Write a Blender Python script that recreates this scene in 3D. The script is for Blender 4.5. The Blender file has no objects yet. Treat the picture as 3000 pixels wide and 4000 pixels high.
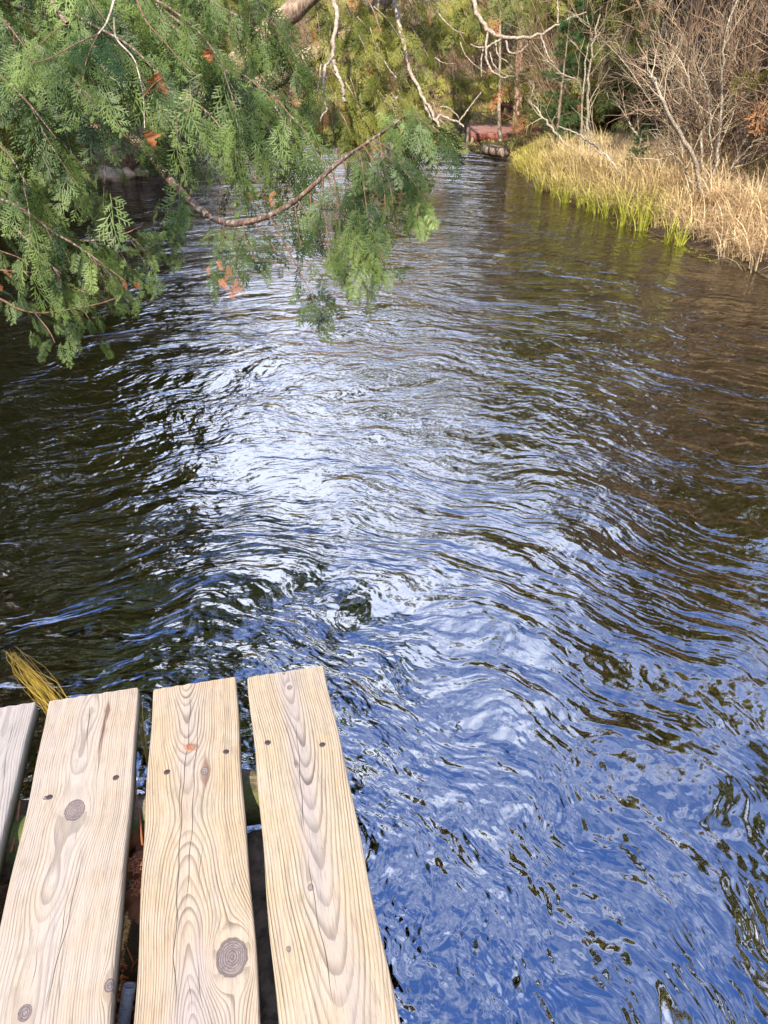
import bpy, math
import numpy as np
from math import radians as R

rng = np.random.default_rng(11)
S = bpy.context.scene
COL = S.collection

# ------------------------------------------------------------------ camera model (for turning photo pixels into places)
F = 2850.0
CAM = np.array([0.0, 0.0, 1.8])
PITCH = math.atan(1800 / F)
CP, SP = math.cos(PITCH), math.sin(PITCH)
RIGHT = np.array([1.0, 0, 0]); UP = np.array([0, SP, CP]); FWD = np.array([0, CP, -SP])

def ray(px, py):
    return RIGHT * ((px - 1500) / F) + UP * ((2000 - py) / F) + FWD
def at(px, py, z=0.0):                       # point on the horizontal plane z
    d = ray(px, py); return CAM + d * ((z - CAM[2]) / d[2])
def dp(px, py, s):                           # point at depth s along the view axis
    return CAM + ray(px, py) * s
def trace(pts):
    return np.array([dp(*p) for p in pts])

# ------------------------------------------------------------------ mesh helpers
class MB:
    def __init__(self): self.V = []; self.Fs = []; self.A = {}; self.n = 0; self.sizes = []
    def add(self, v, f, **attrs):
        v = np.asarray(v, float).reshape(-1, 3); f = np.asarray(f, int)
        self.V.append(v); self.Fs.append(f + self.n)
        for k, a in attrs.items():
            a = np.asarray(a, float)
            if a.ndim == 0: a = np.full(len(v), float(a))
            self.A.setdefault(k, []).append((self.n, a))
        self.n += len(v)
    def build(self, name, mat, parent=None, smooth=True):
        V = np.concatenate(self.V)
        if parent is not None: V = V - np.array(parent['_base'] if '_base' in parent else (0, 0, 0))
        me = bpy.data.meshes.new(name)
        me.vertices.add(len(V)); me.vertices.foreach_set('co', V.astype(np.float32).ravel())
        loops = np.concatenate([f.ravel() for f in self.Fs])
        tot = np.concatenate([np.full(len(f), f.shape[1]) for f in self.Fs])
        start = np.concatenate([[0], np.cumsum(tot)[:-1]])
        me.loops.add(len(loops)); me.loops.foreach_set('vertex_index', loops.astype(np.int32))
        me.polygons.add(len(tot)); me.polygons.foreach_set('loop_start', start.astype(np.int32))
        me.update(calc_edges=True)
        if smooth: me.polygons.foreach_set('use_smooth', np.ones(len(tot), bool))
        for k, lst in self.A.items():
            arr = np.zeros(len(V), np.float32)
            for o, a in lst: arr[o:o + len(a)] = a
            me.attributes.new(k, 'FLOAT', 'POINT').data.foreach_set('value', arr)
        me.materials.append(mat)
        o = bpy.data.objects.new(name, me); COL.objects.link(o)
        if parent is not None: o.parent = parent
        return o

def tag(o, label=None, cat=None, group=None, kind=None):
    if label: o['label'] = label
    if cat: o['category'] = cat
    if group: o['group'] = group
    if kind: o['kind'] = kind
    return o
def thing(name, base, label, cat, group=None):
    o = bpy.data.objects.new(name, None); COL.objects.link(o); o.empty_display_size = 0.1
    o.location = [float(c) for c in base]; o['_base'] = [float(c) for c in base]
    return tag(o, label, cat, group)
def child_base(o, parent): o['_base'] = list(parent['_base']); return o   # lets sub-parts be built in world coordinates
def copy_tree(o, parent=None):
    c = o.copy(); COL.objects.link(c)
    if parent is not None: c.parent = parent
    for ch in list(o.children): copy_tree(ch, c)
    return c

def nrm(v): return v / np.maximum(np.linalg.norm(v, axis=-1, keepdims=True), 1e-9)

def tubes(mb, P, Rr, k=4, **attrs):
    """P (B,n,3), Rr (B,n): a batch of tubes"""
    P = np.asarray(P, float); Rr = np.asarray(Rr, float)
    if P.ndim == 2: P = P[None]; Rr = Rr[None]
    B, n, _ = P.shape
    T = nrm(np.gradient(P, axis=1))
    ref = np.where(np.abs(T[..., 2:3]) < 0.9, np.array([0, 0, 1.0]), np.array([1.0, 0, 0]))
    ref = np.broadcast_to(ref[:, :1], T.shape)
    A = nrm(np.cross(T, ref)); Bv = np.cross(T, A)
    ang = np.arange(k) * 2 * math.pi / k
    ring = (A[:, :, None] * np.cos(ang)[None, None, :, None] + Bv[:, :, None] * np.sin(ang)[None, None, :, None]) * Rr[:, :, None, None]
    V = (P[:, :, None] + ring).reshape(-1, 3)
    b = np.arange(B)[:, None, None] * n * k; i = np.arange(n - 1)[None, :, None] * k; j = np.arange(k)[None, None, :]
    j2 = (j + 1) % k
    f = np.stack([b + i + j, b + i + j2, b + i + k + j2, b + i + k + j], -1).reshape(-1, 4)
    at_ = {}
    for kk, a in attrs.items():
        a = np.asarray(a, float)
        at_[kk] = np.repeat(a, n * k) if a.ndim == 1 else a
    mb.add(V, f, **at_)
    return V

def spline(pts, n):
    """smooth resample of a polyline (Catmull-Rom)"""
    pts = np.asarray(pts, float); m = len(pts)
    ext = np.vstack([2 * pts[0] - pts[1], pts, 2 * pts[-1] - pts[-2]])
    t = np.linspace(0, m - 1 - 1e-6, n); i = t.astype(int); u = (t - i)[:, None]
    p0, p1, p2, p3 = ext[i], ext[i + 1], ext[i + 2], ext[i + 3]
    return 0.5 * ((2 * p1) + (-p0 + p2) * u + (2 * p0 - 5 * p1 + 4 * p2 - p3) * u ** 2 + (-p0 + 3 * p1 - 3 * p2 + p3) * u ** 3)

def grow(p0, d0, L, n, wig=0.1, bend=(0, 0, 0)):
    p0 = np.atleast_2d(p0).astype(float); d = nrm(np.atleast_2d(d0).astype(float)); L = np.broadcast_to(np.asarray(L, float), (len(p0),))
    P = [p0]; bend = np.asarray(bend, float)
    for i in range(n):
        d = nrm(d + wig * rng.normal(size=d.shape) + bend / n)
        P.append(P[-1] + d * (L / n)[:, None])
    return np.stack(P, 1)

def children(P, k, tlo, thi, alo, ahi, up=0.0):
    """start points and directions for k children on each path"""
    B, n, _ = P.shape
    idx = np.repeat(np.arange(B), k); t = rng.uniform(tlo, thi, B * k) * (n - 1)
    i = np.minimum(t.astype(int), n - 2); u = (t - i)[:, None]
    p = P[idx, i] * (1 - u) + P[idx, i + 1] * u
    tan = nrm(P[idx, i + 1] - P[idx, i])
    r = rng.normal(size=tan.shape); r[:, 2] += up; perp = nrm(r - (r * tan).sum(1, keepdims=True) * tan)
    a = rng.uniform(alo, ahi, B * k)[:, None]
    return idx, t / (n - 1), p, nrm(tan * np.cos(a) + perp * np.sin(a))

# ------------------------------------------------------------------ node helpers
class NT:
    def __init__(self, name):
        self.m = bpy.data.materials.new(name); self.m.use_nodes = True
        self.t = self.m.node_tree; self.t.nodes.clear()
        self.out = self.t.nodes.new('ShaderNodeOutputMaterial')
    def n(self, typ, ins=None, **props):
        nd = self.t.nodes.new(typ)
        for k, v in props.items(): setattr(nd, k, v)
        for k, v in (ins or {}).items(): self.put(nd.inputs[k], v)
        return nd
    def put(self, sock, v):
        if hasattr(v, 'is_output') or isinstance(v, bpy.types.NodeSocket): self.t.links.new(v, sock)
        elif isinstance(v, (tuple, list)) and sock.type == 'RGBA' and len(v) == 3: sock.default_value = (*v, 1)
        else: sock.default_value = v
    def math(self, op, a, b=0.0, c=0.0, clamp=False):
        nd = self.n('ShaderNodeMath', {0: a, 1: b, 2: c}, operation=op, use_clamp=clamp); return nd.outputs[0]
    def mix(self, f, a, b, blend='MIX'):
        nd = self.n('ShaderNodeMix', {}, data_type='RGBA', blend_type=blend)
        self.put(nd.inputs[0], f); self.put(nd.inputs[6], a); self.put(nd.inputs[7], b); return nd.outputs[2]
    def attr(self, name): return self.n('ShaderNodeAttribute', attribute_name=name).outputs['Fac']
    def pos(self): return self.n('ShaderNodeNewGeometry').outputs['Position']
    def vec(self, x, y, z=0.0): return self.n('ShaderNodeCombineXYZ', {0: x, 1: y, 2: z}).outputs[0]
    def sep(self, v): nd = self.n('ShaderNodeSeparateXYZ', {0: v}); return nd.outputs[0], nd.outputs[1], nd.outputs[2]
    def scale(self, v, s): return self.n('ShaderNodeVectorMath', {0: v, 1: s}, operation='MULTIPLY').outputs[0]
    def noise(self, v, scale, detail=3.0, rough=0.55, col=False, dist=0.0):
        nd = self.n('ShaderNodeTexNoise', {'Vector': v, 'Scale': scale, 'Detail': detail, 'Roughness': rough, 'Distortion': dist})
        return nd.outputs['Color' if col else 'Fac']
    def step(self, x, lo, hi, a=0.0, b=1.0):
        nd = self.n('ShaderNodeMapRange', {0: x, 1: lo, 2: hi, 3: a, 4: b}, interpolation_type='SMOOTHSTEP'); return nd.outputs[0]
    def bump(self, h, dist, strength=1.0):
        return self.n('ShaderNodeBump', {'Height': h, 'Distance': dist, 'Strength': strength}).outputs[0]
    def principled(self, col, rough=0.7, spec=0.3, normal=None):
        nd = self.n('ShaderNodeBsdfPrincipled', {'Base Color': col, 'Roughness': rough, 'Specular IOR Level': spec})
        if normal is not None: self.put(nd.inputs['Normal'], normal)
        return nd.outputs[0]
    def done(self, sh): self.t.links.new(sh, self.out.inputs[0]); return self.m

def m_bark(name, c1, c2, vs=8.0, patch=None):
    t = NT(name); p = t.pos()
    st = t.scale(p, (vs * 4, vs * 4, vs * 0.7))
    n1 = t.noise(st, 1.0, 5, 0.65); n2 = t.noise(p, vs * 0.6, 3)
    c = t.mix(t.step(n1, 0.35, 0.68), c2, c1)
    c = t.mix(t.step(n2, 0.4, 0.75, 0, 0.6), c, tuple(min(1, x * 1.6) for x in c1))
    if patch: c = t.mix(t.step(t.noise(t.scale(p, (1, 1, 0.5)), vs * 2.2, 3), 0.52, 0.6), c, patch)
    return t.done(t.principled(c, 0.85, 0.15, t.bump(n1, 0.02, 0.8)))

def m_leaf(name, lo, hi, dead=None, dead_amt=0.04, trans=0.35, gloss=0.25, nscale=3.0):
    t = NT(name); r = t.attr('rnd')
    n = t.noise(t.pos(), nscale, 2)
    f = t.math('ADD', t.math('MULTIPLY', r, 0.6), t.step(n, 0.3, 0.7, -0.25, 0.45), clamp=True)  # besides tone variation, noise clumps paint inner shade into the leaf colour
    c = t.mix(f, lo, hi)
    if dead: c = t.mix(t.math('GREATER_THAN', t.math('FRACT', t.math('MULTIPLY', r, 37.0)), 1 - dead_amt), c, dead)
    b = t.principled(c, 0.5, gloss)
    tr = t.n('ShaderNodeBsdfTranslucent', {0: t.mix(1.0, c, (1.5, 1.45, 0.7), 'MULTIPLY')}).outputs[0]
    return t.done(t.n('ShaderNodeMixShader', {0: trans, 1: b, 2: tr}).outputs[0])

def m_plain(name, c1, c2, scale=6.0, rough=0.8, spec=0.2, bump=0.003, stretch=(1, 1, 1)):
    t = NT(name); p = t.scale(t.pos(), stretch); n = t.noise(p, scale, 5, 0.6)
    c = t.mix(t.step(n, 0.3, 0.7), c1, c2)
    return t.done(t.principled(c, rough, spec, t.bump(n, bump)))

def m_twig(name, c1, c2, lichen=None, amt=0.55):
    t = NT(name); r = t.attr('rnd'); n = t.noise(t.pos(), 5.0, 3)
    c = t.mix(t.math('ADD', t.math('MULTIPLY', r, 0.7), t.math('MULTIPLY', n, 0.4), clamp=True), c1, c2)
    if lichen: c = t.mix(t.step(t.noise(t.pos(), 75.0, 4, 0.7), amt - 0.06, amt + 0.12), c, lichen)
    return t.done(t.principled(c, 0.8, 0.2))

# ------------------------------------------------------------------ materials
M = {}
M['cedar_near'] = m_leaf('cedar_green', (0.010, 0.028, 0.004), (0.145, 0.200, 0.052), (0.36, 0.15, 0.06), 0.0, 0.22, 0.26, 2.6)
M['cedar_dead'] = m_leaf('cedar_rust', (0.30, 0.11, 0.045), (0.42, 0.18, 0.08), None, 0, 0.3, 0.2)
M['cedar_mid'] = m_leaf('cedar_yellow_green', (0.075, 0.10, 0.018), (0.38, 0.35, 0.085), (0.42, 0.19, 0.07), 0.05, 0.4, 0.25, 1.2)
M['cedar_far'] = m_leaf('cedar_dark_green', (0.050, 0.070, 0.018), (0.23, 0.24, 0.065), (0.3, 0.14, 0.06), 0.04, 0.3, 0.2, 0.8)
M['pine'] = m_leaf('pine_green', (0.030, 0.070, 0.022), (0.10, 0.17, 0.055), (0.3, 0.2, 0.1), 0.02, 0.25, 0.25, 1.5)
M['bark_cedar'] = m_bark('cedar_bark', (0.34, 0.25, 0.18), (0.085, 0.056, 0.04), 11)
M['bark_branch'] = m_bark('cedar_branch_bark', (0.17, 0.10, 0.07), (0.05, 0.028, 0.02), 30, (0.22, 0.21, 0.175))
M['bark_young'] = m_bark('young_shoot_bark', (0.20, 0.115, 0.075), (0.08, 0.048, 0.032), 40)
M['bark_dead'] = m_bark('bleached_dead_wood', (0.41, 0.345, 0.275), (0.13, 0.095, 0.07), 26)
M['bark_pine'] = m_bark('pine_bark', (0.34, 0.22, 0.15), (0.10, 0.06, 0.045), 9, (0.52, 0.36, 0.27))
M['bark_grey'] = m_bark('grey_bark', (0.28, 0.21, 0.16), (0.09, 0.065, 0.05), 9)
M['bark_tan'] = m_bark('tan_bark', (0.42, 0.27, 0.17), (0.16, 0.095, 0.06), 7)
M['twig_brown'] = m_twig('brown_twigs', (0.085, 0.056, 0.036), (0.34, 0.235, 0.145))
M['twig_red'] = m_twig('reddish_twigs', (0.075, 0.050, 0.034), (0.32, 0.215, 0.14))
M['twig_grey'] = m_twig('grey_twigs', (0.12, 0.092, 0.062), (0.46, 0.37, 0.25))
M['stem_lichen'] = m_twig('lichen_stem', (0.09, 0.06, 0.045), (0.20, 0.14, 0.10), (0.44, 0.42, 0.33), 0.50)
M['dead_leaf'] = m_leaf('dry_leaf', (0.17, 0.065, 0.028), (0.46, 0.20, 0.085), None, 0, 0.3, 0.2, 20)
M['rock'] = m_plain('tan_rock', (0.22, 0.16, 0.11), (0.50, 0.38, 0.27), 7, 0.85, 0.2, 0.02)
M['red'] = m_plain('red_stained_boards', (0.20, 0.088, 0.063), (0.29, 0.145, 0.11), 9, 0.6, 0.3, 0.002, (1, 12, 1))
M['red_dark'] = m_plain('dark_red_boards', (0.17, 0.05, 0.035), (0.26, 0.09, 0.06), 9, 0.6, 0.3, 0.002, (1, 1, 12))
M['post'] = m_plain('grey_post', (0.13, 0.10, 0.075), (0.26, 0.21, 0.16), 9)
M['white'] = m_plain('white_paint', (0.72, 0.74, 0.78), (0.82, 0.83, 0.86), 3, 0.6, 0.3, 0.001)
M['roof'] = m_plain('grey_roof', (0.10, 0.09, 0.085), (0.16, 0.15, 0.14), 12)
M['glass'] = m_plain('dark_glass', (0.02, 0.025, 0.03), (0.04, 0.045, 0.05), 2, 0.1, 0.5, 0.0)
M['nail'] = m_plain('rusty_nail', (0.018, 0.012, 0.011), (0.045, 0.028, 0.025), 300, 0.6, 0.4, 0.0005)
M['hose'] = m_plain('grey_plastic', (0.50, 0.50, 0.50), (0.58, 0.58, 0.58), 30, 0.5, 0.4, 0.0005)
M['log'] = m_plain('log_bark', (0.06, 0.045, 0.032), (0.20, 0.15, 0.10), 26, 0.9, 0.1, 0.012, (1, 1, 1))

def m_mossy():
    t = NT('mossy_log'); p = t.pos(); n = t.noise(p, 30, 5, 0.65); n2 = t.noise(p, 7, 3)
    c = t.mix(t.step(n, 0.3, 0.7), (0.055, 0.042, 0.028), (0.22, 0.17, 0.115))
    c = t.mix(t.step(n2, 0.47, 0.6, 0, 0.85), c, (0.075, 0.095, 0.022))
    return t.done(t.principled(c, 0.9, 0.1, t.bump(n, 0.012)))
M['mossy'] = m_mossy()

def m_grass():
    t = NT('bank_grass'); r = t.attr('rnd'); g = t.attr('g'); h = t.attr('h')
    straw = t.mix(r, (0.43, 0.285, 0.135), (0.82, 0.65, 0.43))
    green = t.mix(r, (0.30, 0.27, 0.030), (0.52, 0.46, 0.085))
    c = t.mix(g, straw, green)
    b = t.principled(c, 0.6, 0.2)
    tr = t.n('ShaderNodeBsdfTranslucent', {0: c}).outputs[0]
    return t.done(t.n('ShaderNodeMixShader', {0: 0.35, 1: b, 2: tr}).outputs[0])
M['grass'] = m_grass()
def m_reed():
    t = NT('green_reed'); r = t.attr('rnd'); h = t.attr('h')
    c = t.mix(r, (0.20, 0.225, 0.020), (0.48, 0.45, 0.075))
    c = t.mix(t.step(h, 0.55, 1.0, 0, 0.7), c, (0.62, 0.55, 0.15))
    b = t.principled(c, 0.5, 0.3); tr = t.n('ShaderNodeBsdfTranslucent', {0: c}).outputs[0]
    return t.done(t.n('ShaderNodeMixShader', {0: 0.35, 1: b, 2: tr}).outputs[0])
M['reed'] = m_reed()
def m_weed():
    t = NT('yellow_water_grass'); r = t.attr('rnd')
    c = t.mix(r, (0.13, 0.075, 0.010), (0.38, 0.26, 0.022))
    return t.done(t.principled(c, 0.45, 0.4))
M['weed'] = m_weed()

def m_ground():
    t = NT('leaf_litter_ground'); p = t.pos(); x, y, z = t.sep(p)
    n = t.noise(p, 1.1, 4); n2 = t.noise(p, 14, 5, 0.7); n3 = t.noise(p, 55, 3, 0.7)
    c = t.mix(t.step(n2, 0.33, 0.68), (0.060, 0.038, 0.022), (0.27, 0.165, 0.09))
    c = t.mix(t.step(n, 0.5, 0.68, 0, 0.6), c, (0.20, 0.175, 0.045))
    c = t.mix(t.step(n3, 0.6, 0.7, 0, 0.7), c, (0.36, 0.20, 0.10))
    # river bed: shade and deep water painted dark over most of it, pale golden gravel towards the right bank
    bn = t.noise(p, 0.7, 4); peb = t.n('ShaderNodeTexVoronoi', {'Vector': t.scale(p, (1, 1, 1)), 'Scale': 17.0}).outputs['Color']
    pr = t.sep(peb)[0]
    gv = t.mix(pr, (0.26, 0.165, 0.065), (0.80, 0.57, 0.29))
    gv = t.mix(t.step(n2, 0.35, 0.7, 0.0, 0.6), gv, (0.085, 0.055, 0.025))
    shade_bed = t.mix(pr, (0.018, 0.015, 0.008), (0.060, 0.046, 0.026))
    # across-stream position: gravel shelf side
    ac = t.math('ADD', t.math('ADD', x, t.math('MULTIPLY', y, 0.16)), t.math('MULTIPLY', t.math('SUBTRACT', bn, 0.5), 3.2))
    w = t.step(ac, 0.7, 3.0)
    shelf = t.math('MULTIPLY', t.math('MULTIPLY', t.step(x, -0.9, -1.7), t.step(y, 4.0, 2.4)), t.step(bn, 0.40, 0.60))
    bed = t.mix(w, shade_bed, gv)
    bed = t.mix(t.math('MULTIPLY', shelf, 0.85), bed, (0.22, 0.135, 0.07))
    bed = t.mix(t.step(t.noise(p, 2.6, 3), 0.52, 0.64, 0, 0.7), bed, (0.040, 0.034, 0.014))
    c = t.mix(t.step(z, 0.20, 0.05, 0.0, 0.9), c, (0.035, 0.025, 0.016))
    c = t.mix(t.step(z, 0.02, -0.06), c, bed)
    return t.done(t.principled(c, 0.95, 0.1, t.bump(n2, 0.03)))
M['ground'] = m_ground()

def m_water():
    t = NT('river_water'); p = t.pos(); x, y, z = t.sep(p)
    dx = t.math('SUBTRACT', x, -0.6); dy = t.math('SUBTRACT', y, 0.5)
    r = t.math('SQRT', t.math('ADD', t.math('MULTIPLY', dx, dx), t.math('MULTIPLY', dy, dy)))
    th = t.math('ARCTAN2', dx, dy)
    wob = t.noise(p, 0.9, 2)
    w2 = t.noise(p, 4.5, 2, 0.5); w3 = t.noise(t.scale(p, (1.0, 1.0, 1.0)), 0.45, 1)
    rw = t.math('ADD', t.math('ADD', r, t.math('MULTIPLY', wob, 0.8)), t.math('MULTIPLY', w2, 0.10))
    thw = t.math('ADD', th, t.math('MULTIPLY', w3, 0.5))
    nearw = t.step(r, 4.5, 2.0)
    def ripple(scale, kn, kf, det, off, dist=0.15):
        a = t.noise(t.vec(rw, t.math('MULTIPLY', thw, kn), off), scale, det, 0.55, dist=dist); b = t.noise(t.vec(rw, t.math('MULTIPLY', thw, kf), off + 4.0), scale, det, 0.55, dist=dist)
        return t.math('ADD', t.math('MULTIPLY', a, nearw), t.math('MULTIPLY', b, t.math('SUBTRACT', 1.0, nearw)))
    big = ripple(2.4, 1.0, 2.4, 1.5, 0.0)
    mid = ripple(8.6, 0.66, 2.3, 2.8, 5.0)
    fine = ripple(22.0, 0.62, 2.2, 2.5, 3.0)
    iso = t.noise(p, 3.6, 3, 0.5, dist=0.3)
    iso2 = t.noise(p, 11.0, 3, 0.55, dist=0.3)
    isof = t.noise(p, 38.0, 3, 0.55)
    wy = t.math('ADD', y, t.math('MULTIPLY', t.math('SUBTRACT', wob, 0.5), 2.4))
    calm = t.step(wy, 0.4, 3.0, 0.92, 1.0); calmf = t.step(wy, 0.6, 3.0, 0.35, 1.0)
    patch = t.math('MULTIPLY', calmf, t.step(t.noise(p, 1.4, 2), 0.38, 0.66, 0.35, 1.0))
    far = t.step(r, 3.5, 13, 1.0, 0.85)
    h = t.math('MULTIPLY', big, 0.042)
    h = t.math('ADD', h, t.math('MULTIPLY', t.math('MULTIPLY', mid, far), 0.033))
    h = t.math('ADD', h, t.math('MULTIPLY', iso, 0.014))
    h = t.math('ADD', h, t.math('MULTIPLY', iso2, t.math('MULTIPLY', calmf, 0.0042)))
    h = t.math('ADD', h, t.math('MULTIPLY', fine, t.math('MULTIPLY', patch, 0.0078)))
    h = t.math('ADD', h, t.math('MULTIPLY', isof, t.math('MULTIPLY', patch, 0.0011)))
    h = t.math('MULTIPLY', h, calm)
    nrmv = t.bump(h, 1.0, 1.0)
    fr = t.n('ShaderNodeFresnel', {'IOR': 3.4, 'Normal': nrmv}).outputs[0]
    gl = t.n('ShaderNodeBsdfGlossy', {'Color': (0.97, 0.98, 1.0), 'Roughness': 0.02, 'Normal': nrmv}).outputs[0]
    tr = t.n('ShaderNodeBsdfTransparent', {'Color': (0.93, 0.84, 0.62)}).outputs[0]
    return t.done(t.n('ShaderNodeMixShader', {0: fr, 1: tr, 2: gl}).outputs[0])
M['water'] = m_water()

def m_wood(name, light, light2, dark, lines, grey, edge=(0.17, 0.165, 0.10), edge_amt=0.55):
    """weathered board: ring attribute = growth-ring phase, knot/grey/crack/rust attributes come with the mesh"""
    q = 0.50; light = tuple(x * q for x in light); light2 = tuple(x * q for x in light2); dark = tuple(x * q * 0.50 for x in dark); grey = tuple(x * q for x in grey)
    t = NT(name); u = t.attr('pu'); v = t.attr('pv')
    ring = t.attr('ring'); kn = t.attr('knot'); gr = t.attr('grey'); ru = t.attr('rust'); sd = t.attr('side')
    lv = t.vec(t.math('MULTIPLY', u, 60.0), t.math('MULTIPLY', v, 5.0), 0.0)
    n1 = t.noise(lv, 1.0, 5, 0.65); n2 = t.noise(t.vec(u, v, 0.3), 14.0, 4, 0.6)
    n3 = t.noise(t.vec(t.math('MULTIPLY', u, 420.0), t.math('MULTIPLY', v, 16.0), 0.0), 1.0, 3, 0.7)
    n4 = t.noise(t.vec(t.math('MULTIPLY', u, 1.0), t.math('MULTIPLY', v, 0.5), 7.0), 9.0, 3, 0.5)
    rr = t.math('ADD', ring, t.math('MULTIPLY', t.math('SUBTRACT', n1, 0.5), 0.35))
    saw = t.math('FRACT', rr)
    late = t.math('MULTIPLY', t.step(saw, 0.42, 0.90), t.step(saw, 1.0, 0.93))
    per = t.noise(t.vec(t.math('FLOOR', rr), 0.5, 0.5), 3.1, 1)
    late = t.math('MULTIPLY', late, t.step(per, 0.32, 0.66, 0.35, 1.0))
    late = t.math('MULTIPLY', late, t.step(n4, 0.3, 0.65, 0.55, 1.0))
    base = t.mix(t.step(n2, 0.3, 0.7), light, light2)
    gf = t.math('ADD', gr, t.step(n1, 0.45, 0.75, 0.0, 0.35), clamp=True)
    base = t.mix(t.math('MULTIPLY', gf, 0.72), base, grey)
    dk = t.mix(t.math('MULTIPLY', gr, 0.6), dark, tuple(g * 0.42 for g in grey))
    c = t.mix(t.math('MULTIPLY', late, lines), base, dk)
    c = t.mix(t.step(n3, 0.48, 0.74, 0, 0.55), c, dk)
    c = t.mix(t.step(t.noise(t.vec(u, t.math('MULTIPLY', v, 0.45), 11.0), 22.0, 5, 0.7), 0.52, 0.72, 0, 0.38), c, (0.13, 0.12, 0.085))
    c = t.mix(t.math('MULTIPLY', ru, t.step(n1, 0.2, 0.6, 0.5, 0.95)), c, (0.105, 0.056, 0.038))
    kn = t.math('ADD', kn, t.math('MULTIPLY', t.math('SUBTRACT', t.noise(t.vec(u, v, 1.0), 75.0, 3), 0.5), 0.42)); kr = t.math('FRACT', t.math('ADD', t.math('MULTIPLY', t.attr('kr'), 3.6), t.math('MULTIPLY', t.noise(t.vec(u, v, 9.0), 60.0, 3), 1.6)))
    kc = t.mix(t.step(kr, 0.45, 0.92, 0, 0.85), (0.165, 0.130, 0.118), (0.045, 0.034, 0.032))
    kc = t.mix(t.step(t.noise(t.vec(u, v, 5.0), 160.0, 4, 0.7), 0.42, 0.62, 0, 0.7), kc, (0.085, 0.068, 0.064))
    kc = t.mix(t.step(n2, 0.45, 0.7, 0, 0.5), kc, (0.19, 0.15, 0.12))
    c = t.mix(t.step(kn, 0.35, 0.62), c, kc)
    halo = t.math('MULTIPLY', t.step(kn, 0.30, 0.44), t.step(kn, 0.66, 0.50))
    c = t.mix(t.math('MULTIPLY', halo, 0.75), c, (0.06, 0.045, 0.04))
    cr = 0.0
    for q_ in range(8):
        wd = t.math('MULTIPLY', t.attr('cw%d' % q_), t.math('ADD', t.math('MULTIPLY', n1, 0.0019), -0.0001)); dist = t.math('ABSOLUTE', t.attr('ck%d' % q_))
        cr = t.math('MAXIMUM', cr, t.math('DIVIDE', t.math('SUBTRACT', wd, dist), 0.0004, clamp=True))
    c = t.mix(t.math('MULTIPLY', cr, 0.88), c, (0.045, 0.03, 0.022))
    c = t.mix(t.math('MULTIPLY', t.math('MULTIPLY', sd, edge_amt), t.step(n2, 0.25, 0.6, 0.5, 1)), c, edge)
    sp = t.step(t.noise(t.vec(t.math('MULTIPLY', u, 1.0), t.math('MULTIPLY', v, 0.7), 2.0), 95.0, 2), 0.74, 0.80)
    c = t.mix(t.math('MULTIPLY', sp, 0.7), c, (0.10, 0.08, 0.06))
    hgt = t.math('SUBTRACT', t.math('ADD', t.math('MULTIPLY', late, 0.5), t.math('MULTIPLY', n3, 0.5)), t.math('MULTIPLY', cr, 2.5))
    return t.done(t.principled(c, 0.8, 0.22, t.bump(hgt, 0.0012, 0.9)))

# ------------------------------------------------------------------ river outline and terrain
def W(px, py): p = at(px, py, 0.0); return (p[0], p[1])
right_px = [(3000, 1085), (2900, 1045), (2800, 1005), (2700, 968), (2600, 930), (2500, 893), (2400, 858), (2300, 822), (2200, 785), (2120, 750),
            (2060, 715), (2020, 675), (1998, 640), (1990, 618), (1940, 612), (1890, 606), (1850, 600), (1828, 588), (1822, 572), (1835, 560)]
RIV = [(5.6, -6), (5.2, 0), (4.7, 3.5), (4.15, 5.4)] + [W(*p) for p in right_px]
RIV += [(2.3, 20.0), (2.2, 21.6), (1.6, 23.2), (0.9, 25.5), (-0.8, 28.5), (-4, 30.8), (-9, 33), (-16, 35), (-17, 31.5), (-10, 29.2), (-6.2, 26.5), (-4.6, 23), (-4.5, 18),
        (-4.4, 15.0), W(560, 692), W(400, 712), W(250, 745), (-5.4, 11.2), (-5.9, 10), (-5.0, 8.0), (-4.0, 6.3), (-3.15, 4.6), (-2.5, 3.0), (-2.05, 1.7),
        (-1.5, 1.38), (-0.75, 1.26), (-0.34, 0.98), (-0.22, 0.5), (-0.1, -2), (0, -6)]
RIV = np.array(RIV)

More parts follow.
